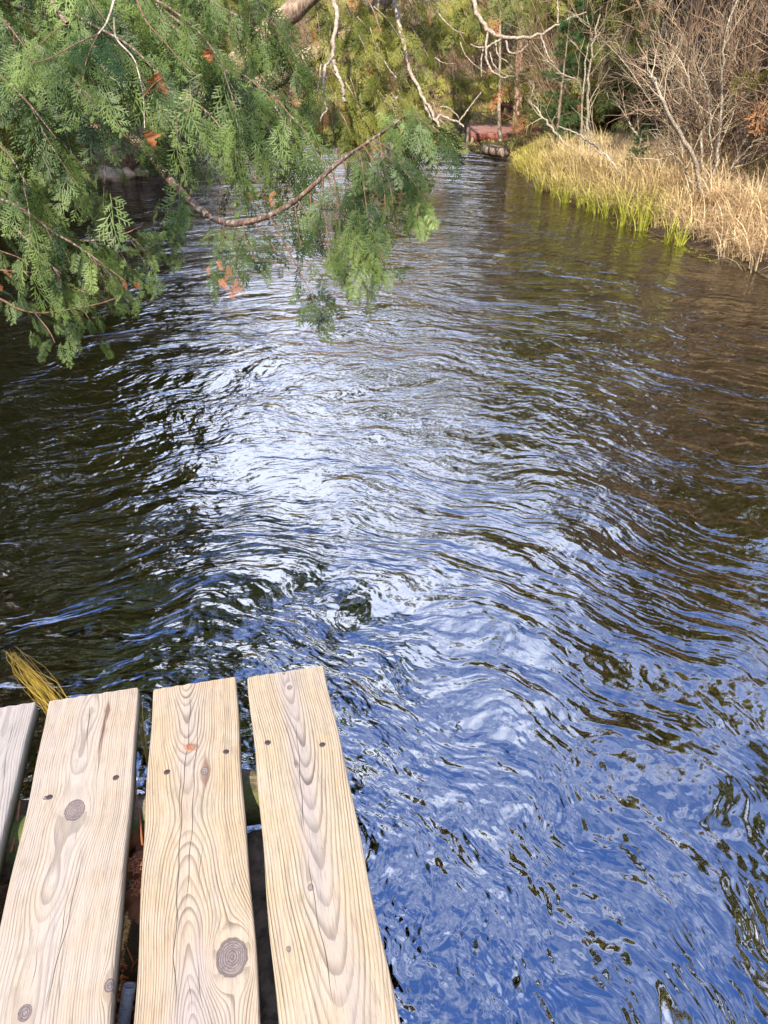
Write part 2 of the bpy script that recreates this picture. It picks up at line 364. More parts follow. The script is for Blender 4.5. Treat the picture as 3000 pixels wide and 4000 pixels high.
def sdist(P):
    """distance to the river outline, negative in the water"""
    A = RIV; Bp = np.roll(RIV, -1, 0); out = np.full(len(P), 1e9); inside = np.zeros(len(P), bool)
    for a, b in zip(A, Bp):
        ab = b - a; t = np.clip(((P - a) @ ab) / (ab @ ab), 0, 1)
        out = np.minimum(out, np.linalg.norm(P - (a + t[:, None] * ab), axis=1))
        cond = (a[1] > P[:, 1]) != (b[1] > P[:, 1])
        with np.errstate(divide='ignore', invalid='ignore'):
            xi = (b[0] - a[0]) * (P[:, 1] - a[1]) / (b[1] - a[1] + 1e-12) + a[0]
        inside ^= cond & (P[:, 0] < xi)
    return np.where(inside, -out, out)
def sst(x, a, b): t = np.clip((x - a) / (b - a), 0, 1); return t * t * (3 - 2 * t)
def ground_z(P):
    P = np.atleast_2d(P)[:, :2]; d = sdist(P); x, y = P[:, 0], P[:, 1]
    bumps = 0.05 * np.sin(x * 2.1 + 1.3 * np.sin(y * 1.1)) * np.sin(y * 1.7 + x) + 0.03 * np.sin(x * 5.3 + y * 3.1)
    right = sst(x, 0.5, 2.0)
    near = 1 - sst(y, 1.2, 3.0)
    top = (0.24 + 0.08 * right) * (1 - near * (x < 1)) + 0.10 * near * (x < 1)
    islet = np.exp(-((((x - 2.3) / 1.1) ** 2 + ((y - 17.0) / 1.7) ** 2) ** 2))
    flat = np.exp(-(((x - 3.4) / 1.7) ** 2 + ((y - 19.9) / 1.7) ** 2) ** 2); top = top * (1 - 0.9 * flat)
    land = 0.03 + (top - 0.25 * islet) * sst(d, 0, 0.55) + 0.035 * np.clip(d, 0, 20) * (1 - near) * (1 - flat) * (1 - islet) + bumps * sst(d, 0.2, 1.0) * (1 - 0.7 * near) * (1 - flat) * (1 - islet) + 7.0 * sst(d, 9, 45)
    bed = -0.06 - 0.46 * sst(-d, 0.0, 1.3) + 0.5 * bumps
    return np.where(d > 0, land, bed)

def axis(parts):
    return np.unique(np.round(np.concatenate([np.arange(a, b, s) for a, b, s in parts]), 4))
gx = axis([(-180, -40, 14), (-40, -12, 2), (-12, 9, 0.16), (9, 40, 2), (40, 190, 14)])
gy = axis([(-60, -4, 7), (-4, 26, 0.16), (26, 46, 0.7), (46, 220, 14)])
GX, GY = np.meshgrid(gx, gy); PP = np.stack([GX.ravel(), GY.ravel()], 1)
mb = MB(); nx_, ny_ = len(gx), len(gy)
ii = (np.arange(ny_ - 1)[:, None] * nx_ + np.arange(nx_ - 1)[None]).ravel()
mb.add(np.column_stack([PP, ground_z(PP)]), np.stack([ii, ii + 1, ii + 1 + nx_, ii + nx_], 1))
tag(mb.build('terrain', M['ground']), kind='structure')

mb = MB(); wx = np.linspace(-20, 9, 30); wy = np.linspace(-6, 38, 45); GX, GY = np.meshgrid(wx, wy)
ii = (np.arange(44)[:, None] * 30 + np.arange(29)[None]).ravel()
mb.add(np.column_stack([GX.ravel(), GY.ravel(), np.zeros(GX.size)]), np.stack([ii, ii + 1, ii + 31, ii + 30], 1))
tag(mb.build('river_water', M['water']), kind='structure')

# ------------------------------------------------------------------ dock in the foreground
DZ = 0.45
AZ = math.atan(-753 / math.hypot(1800, F))
U = np.array([math.sin(AZ), math.cos(AZ), 0]); Vv = np.array([math.cos(AZ), -math.sin(AZ), 0])   # along, across (to the right)
def uv(px, py): p = at(px, py, DZ); return float(p @ Vv), float(p @ U)
dock = thing('wooden_dock', at(900, 3000, 0.2), 'weathered wooden dock of pale planks standing over the water at the bottom left', 'dock')
TH = 0.038
def make_plank(xl, xr, yend, mat, spec, label):
    w = xr - xl; L = 2.3; nx, ny = 84, 430; b = 0.003
    xs = np.linspace(0, 1, nx) * (w - 2 * b) + xl + b
    prof = [(xl, -TH), (xl, -TH * 0.5), (xl, -b), (xl + b * 0.4, -b * 0.4)] + [(x, 0) for x in xs] + [(xr - b * 0.4, -b * 0.4), (xr, -b), (xr, -TH * 0.5), (xr, -TH)]
    prof = np.array(prof); k = len(prof)
    vs = yend - (np.linspace(0, 1, ny) ** 1.15) * L
    X = np.broadcast_to(prof[:, 0], (ny, k)).copy(); Z = np.broadcast_to(prof[:, 1], (ny, k)).copy(); Y = np.broadcast_to(vs[:, None], (ny, k)).copy()
    Y[0] += 0.0006 * np.sin(X[0] * 190) ; Y[0, :4] -= 0.004; Y[0, -4:] -= 0.004
    wav = 0.0016 * np.sin(Y * 9 + xl * 40) + 0.0010 * np.sin(Y * 23 + xl * 9)
    X2 = X + wav
    s = yend - Y                                             # distance from the end
    xc = (xl + xr) / 2 + spec['pith'][0] + spec['pith'][1] * s + 0.006 * np.sin(s * 5 + xl * 9) + 0.003 * np.sin(s * 13 + xl * 30)
    D = spec['depth'](s) + spec.get('dn', 1.0) * (0.003 * np.sin(s * 17 + 1 + xl * 20) + 0.0015 * np.sin(s * 41 + xl * 7)) - Z
    xw = X.copy(); knot = np.zeros_like(X); kr = np.zeros_like(X); kd = np.full_like(X, 9.0)
    for (kx, ky, kR, el) in spec['knots']:
        dx = xw - kx; dy = (Y - ky) / el; q2 = dx * dx + dy * dy
        xw = kx + dx * (1 - (kR * 1.4) ** 2 / np.maximum(q2, (kR * 1.4) ** 2))
        q = np.sqrt(dx ** 2 + ((Y - ky) / min(el, 1.25)) ** 2)
        kn = 1 - sst(q / kR, 0.55, 1.5); kr = np.where(kn > knot, q / 0.014, kr); knot = np.maximum(knot, kn)
    r = np.sqrt((xw - xc) ** 2 + D ** 2)
    ring = (r + spec.get('skew', 0) * (X - xc)) / spec['pitch']
    grey = np.clip(spec['grey'](X - (xl + xr) / 2, s, r), 0, 1)
    cks = {}
    for poly in spec['cracks']:
        pts = np.array([uv(*p) for p in poly]); o = np.argsort(pts[:, 1]); pts = pts[o]
        cx = np.interp(Y, pts[:, 1], pts[:, 0]) + 0.0012 * np.sin(Y * 60 + pts[0, 0] * 99)
        end = np.maximum(np.maximum(pts[0, 1] - Y, Y - pts[-1, 1]), 0)
        mid = np.minimum(Y - pts[0, 1], pts[-1, 1] - Y)
        kk_ = len(cks) // 2; cks['ck%d' % kk_] = np.clip(X - cx, -0.02, 0.02).ravel(); cks['cw%d' % kk_] = (sst(mid, -0.005, 0.10) * spec.get('cw', 1.0)).ravel()
    rust = np.zeros_like(X)
    for (rx, ry, ra, rb) in spec['rust']:
        rust = np.maximum(rust, 1 - sst(np.abs(X - rx) / ra + np.abs(Y - ry) / rb, 0.5, 1.1))
    side = sst(-Z, 0.002, 0.009)
    P = (CAM * 0)[None, None] + X2[..., None] * Vv + Y[..., None] * U + (Z + DZ + 0.0006 * np.sin(X * 220 + s * 6))[..., None] * np.array([0, 0, 1.0])
    mb = MB(); i = (np.arange(ny - 1)[:, None] * k + np.arange(k - 1)[None]).ravel()
    mb.add(P.reshape(-1, 3), np.stack([i, i + 1, i + 1 + k, i + k], 1), pu=X.ravel(), pv=Y.ravel(), ring=ring.ravel(), knot=knot.ravel(), kr=kr.ravel(),
           grey=grey.ravel(), **cks, rust=rust.ravel(), side=side.ravel())
    for e in (0, ny - 1):                                     # end grain and underside
        f = np.arange(k) + e * k; mb.Fs.append((f if e == 0 else f[::-1])[None, :])
    mb.Fs.append(np.stack([np.arange(ny - 1) * k, np.arange(ny - 1) * k + k, np.arange(ny - 1) * k + 2 * k - 1, np.arange(ny - 1) * k + k - 1], 1))
    o = mb.build('plank', mat, dock, smooth=True); o['label'] = label
    return child_base(o, dock)
def nails(plank, pts):
    for (px, py, rad) in pts:
        rad *= 1.2; c = at(px, py, DZ); mb = MB(); k = 14; a = np.arange(k) * 2 * math.pi / k
        rs = [(1.25, -0.0008), (1.0, 0.0012), (0.8, 0.0018), (0.35, 0.0018)]
        V = np.concatenate([np.column_stack([c[0] + rad * q * np.cos(a) * (1 + 0.07 * np.sin(3 * a)), c[1] + rad * q * np.sin(a), np.full(k, c[2] + h)]) for q, h in rs])
        f = np.concatenate([np.stack([i * k + np.arange(k), i * k + (np.arange(k) + 1) % k, (i + 1) * k + (np.arange(k) + 1) % k, (i + 1) * k + np.arange(k)], 1) for i in range(3)])
        mb.add(V, f); mb.Fs.append(np.arange(3 * k, 4 * k)[None]); mb.build('nail', M['nail'], plank)
def K(px, py, R_, el=1.6): x, y = uv(px, py); return (x, y, R_, el)
def RU(px, py, a, b): x, y = uv(px, py); return (x, y, a, b)

M['wood_a'] = m_wood('weathered_grey_board', (0.52, 0.42, 0.33), (0.54, 0.46, 0.39), (0.24, 0.17, 0.13), 0.70, (0.47, 0.43, 0.405), (0.11, 0.11, 0.06), 0.85)
M['wood_b'] = m_wood('pale_knotty_board', (0.59, 0.445, 0.29), (0.61, 0.49, 0.36), (0.30, 0.19, 0.12), 0.72, (0.53, 0.475, 0.43), (0.22, 0.20, 0.14), 0.6)
M['wood_c'] = m_wood('yellow_grained_board', (0.60, 0.445, 0.27), (0.61, 0.49, 0.345), (0.235, 0.145, 0.085), 0.92, (0.50, 0.43, 0.40), (0.30, 0.22, 0.14), 0.4)
M['wood_d'] = m_wood('coarse_grained_board', (0.61, 0.46, 0.28), (0.62, 0.50, 0.35), (0.22, 0.14, 0.085), 0.95, (0.46, 0.40, 0.38), (0.40, 0.32, 0.22), 0.4)

e1 = (uv(137, 2743)[0] + uv(10, 3275)[0]) / 2
l2 = (uv(190, 2733)[0] + uv(0, 3640)[0]) / 2; r2 = (uv(540, 2692)[0] + uv(436, 3990)[0]) / 2
l3 = (uv(596, 2690)[0] + uv(522, 3990)[0]) / 2; r3 = (uv(921, 2648)[0] + uv(1012, 3990)[0]) / 2
l4 = (uv(972, 2640)[0] + uv(1080, 3990)[0]) / 2; r4 = (uv(1265, 2605)[0] + uv(1565, 3990)[0]) / 2
print('PLANKS', e1, (l2, r2), (l3, r3), (l4, r4), uv(137, 2743)[1], uv(190, 2733)[1], uv(596, 2690)[1], uv(972, 2640)[1])
pl1 = make_plank(e1 - 0.205, e1, uv(137, 2743)[1], M['wood_a'], dict(pith=(0.05, 0.06), depth=lambda s: 0.02 + 0.01 * s, pitch=0.0062, skew=0.3, knots=[],
    grey=lambda x, s, r: 0.75 + 0 * x, cracks=[[(60, 2790), (20, 2960)], [(35, 2900), (5, 3100)]], rust=[]), 'greyest plank at the left edge with a green mossy side')
for kk in (1, 2):
    make_plank(e1 - 0.205 - 0.232 * kk, e1 - 0.232 * kk - 0.0, uv(137, 2743)[1] - 0.004 * kk, M['wood_b' if kk == 1 else 'wood_c'], dict(pith=(0.01 * kk, 0.03), depth=lambda s: 0.02 + 0.03 * s, pitch=0.0052, knots=[],
        grey=lambda x, s, r: 0.4 + 0 * x, cracks=[], rust=[]), 'plain plank beyond the left edge')
pl2 = make_plank(l2, r2, (uv(190, 2733)[1] + uv(540, 2692)[1]) / 2, M['wood_b'], dict(pith=(-0.005, -0.03), depth=lambda s: 0.035 + 0.015 * s, pitch=0.0041,
    knots=[K(287, 3165, 0.019, 2.2), K(105, 3955, 0.010, 2.0), K(425, 3850, 0.008, 2.4), K(192, 3115, 0.004, 2)],
    grey=lambda x, s, r: 0.25 + 0.5 * np.exp(-((x + 0.01) / 0.035) ** 2) + 0.25 * np.exp(-((x + 0.085) / 0.02) ** 2),
    cracks=[[(420, 2760), (395, 2880), (372, 3060)], [(352, 2720), (345, 2830), (338, 2960)], [(328, 3310), (300, 3450), (262, 3620), (215, 3800), (170, 3999)], [(288, 3420), (255, 3560), (235, 3680), (215, 3790)],
            [(150, 3650), (140, 3780), (112, 3930)], [(205, 3800), (185, 3900), (170, 3999)], [(245, 3760), (236, 3880), (222, 3999)], [(240, 2740), (228, 2800)]],
    rust=[RU(420, 2775, 0.008, 0.045), RU(404, 2850, 0.005, 0.10)]), 'knotty pale plank with one large grey knot and long splits')
pl3 = make_plank(l3, r3, (uv(596, 2690)[1] + uv(921, 2648)[1]) / 2, M['wood_c'], dict(pith=(-0.012, 0.012), depth=lambda s: 0.004 + 0.055 * np.abs(np.sin(s * 3.3 + 0.4)) ** 1.3, pitch=0.0043,
    knots=[K(900, 3740, 0.025, 1.7), K(805, 3010, 0.008, 2.6)],
    grey=lambda x, s, r: 0.75 * np.exp(-((x + 0.012) / 0.03) ** 2) * (0.6 + 0.4 * np.sin(s * 9)) + 0.5 * np.exp(-(((s - 0.75) / 0.12) ** 2 + ((x - 0.02) / 0.07) ** 2)),
    cracks=[[(742, 2690), (735, 2900), (712, 3150), (700, 3350), (690, 3560), (672, 3740), (690, 3999)], [(775, 2700), (770, 2900), (752, 3200), (735, 3450), (720, 3600)], [(715, 2950), (705, 3100), (700, 3290)],
            [(795, 3250), (785, 3380), (770, 3500)], [(760, 3720), (775, 3850), (800, 3990)], [(720, 3760), (742, 3900), (745, 3999)]],
    rust=[RU(807, 3010, 0.013, 0.060)]), 'yellow plank with wavy cathedral grain, a rust stain and a round grey knot')
pl4 = make_plank(l4, r4, (uv(972, 2640)[1] + uv(1265, 2605)[1]) / 2, M['wood_d'], dict(pith=(0.002, 0.006), depth=lambda s: 0.003 + 0.085 * np.maximum(s, 0) ** 0.9, dn=0.35, pitch=0.0053,
    knots=[K(1134, 2685, 0.006, 3), K(1155, 2992, 0.0035, 3.0), K(1217, 3465, 0.0055, 3.6), K(1133, 3705, 0.004, 3.5)],
    grey=lambda x, s, r: (0.95 * np.exp(-((x - 0.002) / 0.028) ** 2)) * (1 - 0.75 * sst(s, 0.5, 0.8)) + 0.55 * np.exp(-((x - 0.035) / 0.03) ** 2) * sst(s, 0.55, 0.8) + 0.3 * sst(x, 0.06, 0.095) * (1 - sst(s, 0.1, 0.4)),
    cracks=[[(1150, 2800), (1168, 3000), (1190, 3290)], [(1195, 3300), (1230, 3500), (1285, 3800), (1310, 3999)], [(1170, 3130), (1180, 3290)]],
    rust=[]), 'outermost plank with coarse straight grain and a grey streak down the middle')
nails(pl2, [(192, 3115, 0.0052), (453, 3038, 0.0052)])
nails(pl3, [(653, 3016, 0.0052), (882, 2937, 0.0050)])
nails(pl4, [(1045, 2901, 0.0052), (1260, 2909, 0.0052)])

def dock_pt(x, y, z): return x * Vv + y * U + np.array([0, 0, z])
def log_tube(mb, a, b, r, n=14, k=14, lump=0.06):
    a = np.array(a); b = np.array(b); t = np.linspace(0, 1, n)[:, None]
    P = a * (1 - t) + b * t + rng.normal(size=(n, 3)) * r * 0.05
    Rr = r * (1 + lump * rng.normal(size=n)); V = tubes(mb, P, Rr, k)
    base = mb.n - n * k
    mb.Fs.append((base + np.arange(k))[None, ::-1]); mb.Fs.append((base + (n - 1) * k + np.arange(k))[None])
yb = uv(985, 3010)[1]
mb = MB(); log_tube(mb, dock_pt(e1 - 0.5, yb - 0.03, DZ - TH - 0.066), dock_pt(r4 - 0.045, yb + 0.02, DZ - TH - 0.066), 0.065, 30, 18)
o = mb.build('beam', M['mossy'], dock); o['label'] = 'mossy round log carrying the plank ends'
mb = MB(); log_tube(mb, dock_pt(l4 - 0.005, yb - 0.10, DZ - TH - 0.12), dock_pt(l4 + 0.02, yb - 1.1, DZ - TH - 0.12), 0.075, 30, 18)
mb.build('beam', M['log'], dock)
mb = MB(); log_tube(mb, dock_pt(e1 - 0.5, yb - 0.55, DZ - TH - 0.10), dock_pt(l4 - 0.10, yb - 0.50, DZ - TH - 0.10), 0.07, 24, 16)
mb.build('beam', M['log'], dock)

# ribbed hose under the gap between the second and third planks
p0 = at(505, 3850, 0.34); p1 = at(488, 3960, 0.30); P = np.linspace(p0 + (p0 - p1) * 0.0, p1 + (p1 - p0) * 2, 120)
mb = MB(); tubes(mb, P, 0.0115 + 0.0012 * np.sin(np.arange(120) * 1.6), 12)
tag(mb.build('hose', M['hose']), 'ribbed grey plastic hose under the gap between two dock planks', 'hose')

# leaves: lobed dry leaf
def leaf_mesh(mb, c, ax, nr, size, curl=0.6, rnd=0.5):
    ax = nrm(np.array(ax, float)); nr = nrm(np.array(nr, float)); nr = nrm(nr - (nr @ ax) * ax); sd = np.cross(nr, ax)
    prof = [(0, 0.0), (0.06, 0.16), (0.02, 0.40), (0.20, 0.30), (0.30, 0.52), (0.42, 0.47), (0.50, 0.24), (0.66, 0.30), (0.74, 0.17), (0.86, 0.13), (1.0, 0.0)]
    mid = [(x * 0.97, 0) for x, _ in prof]
    V = []; 
    for s_ in (1, 0, -1):
        for (x, y), (mx, _) in zip(prof, mid):
            xx, yy = (x, y * s_) if s_ else (mx, 0)
            z = -curl * yy * yy * 1.6 - 0.35 * curl * xx * xx + 0.05 * math.sin(9 * xx + 7 * yy)
            V.append(np.array(c) + size * (ax * xx + sd * yy + nr * z))
    n = len(prof); f = []
    for r_ in (0, 1):
        for i in range(n - 1): f.append((r_ * n + i, r_ * n + i + 1, (r_ + 1) * n + i + 1, (r_ + 1) * n + i))
    mb.add(V, f, rnd=rnd)
for (px, py, z, sz, lab) in [(548, 3210, 0.395, 0.09, 'curled brown leaf wedged highest in the gap between the second and third planks'),
                             (532, 3320, 0.385, 0.095, 'dark reddish leaf lying below the curled brown one between two planks'),
                             (520, 3450, 0.375, 0.085, 'torn brown leaf lowest in the gap between two planks')]:
    mb = MB(); c = at(px, py, z); leaf_mesh(mb, c, U * -1 + Vv * 0.2, (0, -0.5, 1), sz, 0.7, rng.random())
    tag(mb.build('dead_leaf', M['dead_leaf']), lab, 'leaf')

# ------------------------------------------------------------------ cedar sprays
def leafstrip(V, Fc, p, d, n, L, w, droop=0.0):
    """one scale-leaf branchlet: a narrow rhombus"""
    d = nrm(d); s = nrm(np.cross(n, d)); m = p + d * L * 0.45; t = p + d * L + np.array([0, 0, -droop])
    i = len(V); V += [p - s * w * 0.25, m - s * w, t, m + s * w]; Fc.append((i, i + 3, i + 2, i + 1))
def spray_template(seed, n1, n2, n3, w, wide=1.0):
    """flat cedar spray, axis +x of length 1, lying in the xy plane and drooping towards the tip"""
    g = np.random.default_rng(seed); V = []; Fc = []; N = np.array([0, 0, 1.0])
    def pt(x): return np.array([x, 0.05 * math.sin(x * 5 + seed), -0.22 * x * x])
    xs = np.linspace(0.0, 1.0, 7)
    for a, b in zip(xs[:-1], xs[1:]):
        p, q = pt(a), pt(b); i = len(V); V += [p - [0, w * .5, 0], p + [0, w * .5, 0], q + [0, w * .4, 0], q - [0, w * .4, 0]]; Fc.append((i, i + 3, i + 2, i + 1))
    for i in range(n1):
        x = 0.06 + 0.90 * (i + g.uniform(-.2, .2)) / n1; sgn = 1 if i % 2 else -1
        L1 = (0.50 * (1 - x) ** 0.7 + 0.10) * wide * min(1, 0.45 + x * 3) * g.uniform(0.6, 1.25)
        a = R(g.uniform(38, 52)) * sgn; d1 = np.array([math.cos(a), math.sin(a), g.uniform(-0.25, 0.05)]); p = pt(x)
        leafstrip(V, Fc, p, d1, N, L1, w, 0.12 * L1)
        for j in range(n2):
            y = (0.15 + 0.8 * j / n2); L2 = L1 * (0.42 * (1 - y) + 0.14); s2 = 1 if j % 2 else -1
            a2 = a + R(g.uniform(34, 46)) * s2; d2 = np.array([math.cos(a2), math.sin(a2), g.uniform(-0.3, 0.1)])
            p2 = p + nrm(d1) * L1 * y + np.array([0, 0, -0.10 * L1 * y * y])
            leafstrip(V, Fc, p2, d2, N, L2, w * 0.85, 0.1 * L2)
            for k in range(n3):
                z = 0.3 + 0.55 * k / max(n3, 1); s3 = 1 if k % 2 else -1; a3 = a2 + R(38) * s3
                leafstrip(V, Fc, p2 + nrm(d2) * L2 * z, np.array([math.cos(a3), math.sin(a3), g.uniform(-.2, .1)]), N, L2 * 0.42 * (1.2 - z), w * 0.75)
    return np.array(V), np.array(Fc)
T_NEAR = [spray_template(s, 13, 7, 0, 0.0150, 0.80) for s in range(6)]
T_MID = [spray_template(s + 20, 11, 5, 0, 0.020) for s in range(4)]
T_FAR = [spray_template(s + 40, 9, 2, 0, 0.055) for s in range(3)]
def sprays(mb, T, P, X, N, L, rnd, wide=1.0):
    """place sprays: base P, axis X, flat-side normal N, length L"""
    X = nrm(X); N = nrm(N - (N * X).sum(1, keepdims=True) * X); Y = np.cross(N, X)
    which = rng.integers(0, len(T), len(P))
    for k, (tv, tf) in enumerate(T):
        s = which == k
        if not s.any(): continue
        v = (tv[None, :, 0, None] * X[s][:, None] + wide * tv[None, :, 1, None] * Y[s][:, None] + tv[None, :, 2, None] * N[s][:, None]) * L[s][:, None, None] + P[s][:, None]
        B, nv = v.shape[:2]
        f = (tf[None] + (np.arange(B) * nv)[:, None, None]).reshape(-1, 4)
        mb.add(v.reshape(-1, 3), f, rnd=np.repeat(rnd[s], nv))
def dress(mb, T, path, spacing, Llo, Lhi, down=0.8, side=0.7, along=0.45, t0=0.05, nface=None, jit=0.03):
    """hang sprays along a branch path"""
    path = np.asarray(path); seg = np.linalg.norm(np.diff(path, axis=0), axis=1); cum = np.concatenate([[0], np.cumsum(seg)])
    n = max(2, int(cum[-1] / spacing)); t = np.linspace(t0, 1, n) * cum[-1]
    P = np.stack([np.interp(t, cum, path[:, i]) for i in range(3)], 1)
    tn = nrm(np.gradient(P, axis=0)); sd = nrm(np.cross(tn, [0, 0, 1.0])); s = np.where(np.arange(n) % 2, 1, -1)[:, None] * rng.uniform(0.2, 1.2, (n, 1))
    X = tn * along + sd * s * side + np.array([0, 0, -1.0]) * down * rng.uniform(0.5, 1.2, (n, 1)) + rng.normal(size=(n, 3)) * 0.22
    N = np.array([0, -0.55, 0.75]) + rng.normal(size=(n, 3)) * 0.45
    L = rng.uniform(Llo, Lhi, n); sprays(mb, T, P + rng.normal(size=(n, 3)) * jit, X, N, L, rng.random(n))

def gz(x, y): return float(ground_z(np.array([[x, y]]))[0])
def gpt(px, py, y_depth):                                    # ground point seen along pixel column px at world distance y
    s = y_depth / (CP + (2000 - py) / F * SP); x = (px - 1500) / F * s; return np.array([x, y_depth, gz(x, y_depth)])

# ------------------------------------------------------------------ the near cedar whose boughs hang into the picture
cb = np.array([-3.45, 4.5, gz(-3.45, 4.5)])
near = thing('cedar_tree', cb, 'nearest cedar whose green drooping boughs hang over the water at upper left', 'tree')
tp = np.array([cb + [0, 0, -0.1], cb + [0.02, 0.02, 1.0], cb + [0.1, 0.0, 2.2], cb + [0.05, 0.1, 4.0], cb + [0.1, 0.1, 6.5], cb + [0.1, 0.1, 9.6]])
TP = spline(tp, 30); mb = MB(); tubes(mb, TP, np.linspace(0.17, 0.02, 30), 14); mb.build('trunk', M['bark_cedar'], near)
def on_trunk(z): return np.array([np.interp(z, TP[:, 2], TP[:, i]) for i in range(3)])

def bough(pts, r0, r1, root=None, twigs=0, tl=(0.2, 0.45), own=0.05, spray=(0.12, 0.24), down=0.8, T=T_NEAR, tree=near, leafmat='cedar_near', barkmat='bark_branch',
          n=40, t0=0.15, tsp=0.05, tt=(0.15, 0.98), tdir=None, along=0.45, side=0.7, rr=1.0):
    p = trace(pts)
    if root is not None: p = np.vstack([root[None], p])
    P = spline(p, n); mb = MB(); tubes(mb, P, np.linspace(r0, r1, n), 8)
    lf = MB()
    if twigs:
        _, _, q, d = children(P[None], twigs, tt[0], tt[1], 0.5, 1.1)
        if tdir is not None: d = nrm(d * 0.6 + np.array(tdir))
        L = rng.uniform(tl[0], tl[1], twigs); tw = grow(q, d, L, 8, 0.10, (0, 0, -1.0))
        tubes(mb, tw, np.linspace(max(r1, 0.0022), 0.0009, 9)[None].repeat(twigs, 0) * rr, 5)
        for w_ in tw: dress(lf, T, w_, tsp, spray[0], spray[1], down, side, along)
    if own: dress(lf, T, P, own, spray[0], spray[1], down, side, along, t0)
    b = mb.build('branch', M[barkmat], tree)
    if lf.n: lf.build('foliage', M[leafmat], child_base(b, tree), smooth=False)
    return P

# main bough crossing the picture
P1 = bough([(100, 200, 4.1), (420, 470, 3.75), (560, 570, 3.6), (625, 660, 3.5), (700, 740, 3.42), (790, 825, 3.35), (880, 870, 3.28), (960, 868, 3.22), (1060, 838, 3.15), (1160, 780, 3.08),
            (1260, 690, 3.0), (1340, 622, 2.95), (1400, 580, 2.9), (1480, 525, 2.86), (1560, 470, 2.82)], 0.024, 0.0035, on_trunk(2.5), own=0)
def strand(pts, r0=0.0032, **k):
    k.setdefault('own', 0.028); k.setdefault('spray', (0.09, 0.17)); k.setdefault('t0', 0.35); k.setdefault('barkmat', 'bark_young')
    return bough(pts, r0, 0.0012, n=24, **k)
strand([(1055, 850, 3.15), (1130, 985, 3.12), (1200, 1120, 3.08), (1240, 1215, 3.05)], t0=0.80, own=0.02, spray=(0.06, 0.11), side=0.9)
strand([(1165, 785, 3.08), (1250, 920, 3.04), (1330, 1040, 3.0), (1390, 1100, 3.0)], t0=0.5, own=0.03, spray=(0.06, 0.13))
strand([(1150, 790, 3.1), (1165, 900, 3.1), (1180, 985, 3.1)], t0=0.1, own=0.022)
strand([(1260, 695, 3.0), (1265, 800, 2.95), (1280, 930, 2.92), (1290, 1010, 2.92)], t0=0.25, own=0.026, spray=(0.07, 0.14))
strand([(1280, 700, 3.0), (1345, 830, 2.95), (1395, 960, 2.92), (1440, 1110, 2.9)], t0=0.35, own=0.02)
strand([(1390, 590, 2.9), (1415, 640, 2.86), (1425, 760, 2.84), (1450, 900, 2.84), (1500, 1020, 2.84)], t0=0.1, own=0.022, spray=(0.07, 0.15), down=1.0)
strand([(1400, 590, 2.9), (1440, 680, 2.9), (1455, 790, 2.92)], t0=0.15, own=0.024, spray=(0.07, 0.14))
strand([(1440, 555, 2.88), (1520, 620, 2.85), (1590, 680, 2.83), (1640, 760, 2.82), (1625, 850, 2.82)], t0=0.25, own=0.018, spray=(0.08, 0.16))
strand([(1480, 530, 2.86), (1500, 640, 2.86), (1530, 760, 2.86), (1540, 870, 2.86)], t0=0.2, own=0.026, spray=(0.07, 0.14))
strand([(1530, 490, 2.84), (1590, 450, 2.82), (1650, 470, 2.8), (1700, 520, 2.8)], t0=0.0, own=0.011, spray=(0.10, 0.20))
strand([(1545, 480, 2.84), (1570, 520, 2.84), (1580, 600, 2.84)], t0=0.0, own=0.011, spray=(0.09, 0.18))
strand([(1500, 520, 2.86), (1530, 470, 2.86), (1570, 440, 2.86)], t0=0.1, own=0.016, spray=(0.07, 0.13))
strand([(950, 865, 3.22), (960, 940, 3.22), (1010, 1030, 3.2)], t0=0.1, own=0.02)
strand([(880, 868, 3.28), (860, 950, 3.28), (850, 1040, 3.28)], t0=0.1, own=0.022)
strand([(980, 860, 3.2), (1060, 950, 3.22), (1080, 1010, 3.2)], t0=0.2, own=0.02, spray=(0.06, 0.12))
strand([(760, 800, 3.4), (700, 830, 3.38), (680, 930, 3.36)], t0=0.2, own=0.02)
strand([(700, 735, 3.42), (640, 860, 3.4), (590, 950, 3.4), (560, 1010, 3.4)], t0=0.3, own=0.03)
for q_, sp_ in [([(1340, 625, 2.95), (1375, 760, 2.92), (1410, 870, 2.9), (1425, 960, 2.9)], 0.012), ([(1420, 570, 2.88), (1470, 650, 2.85), (1500, 740, 2.84), (1505, 850, 2.84)], 0.012),
                ([(1460, 545, 2.87), (1545, 600, 2.84), (1600, 700, 2.83), (1605, 800, 2.83)], 0.013), ([(1400, 600, 2.9), (1400, 720, 2.9), (1440, 860, 2.88), (1470, 960, 2.88)], 0.012),
                ([(1300, 660, 2.98), (1320, 800, 2.95), (1330, 940, 2.95), (1345, 1060, 2.95)], 0.014), ([(1210, 740, 3.05), (1220, 840, 3.05), (1240, 930, 3.05)], 0.016)]:
    strand(q_, t0=0.12, own=sp_ * 2.2, spray=(0.06, 0.14), side=0.6, down=1.0)
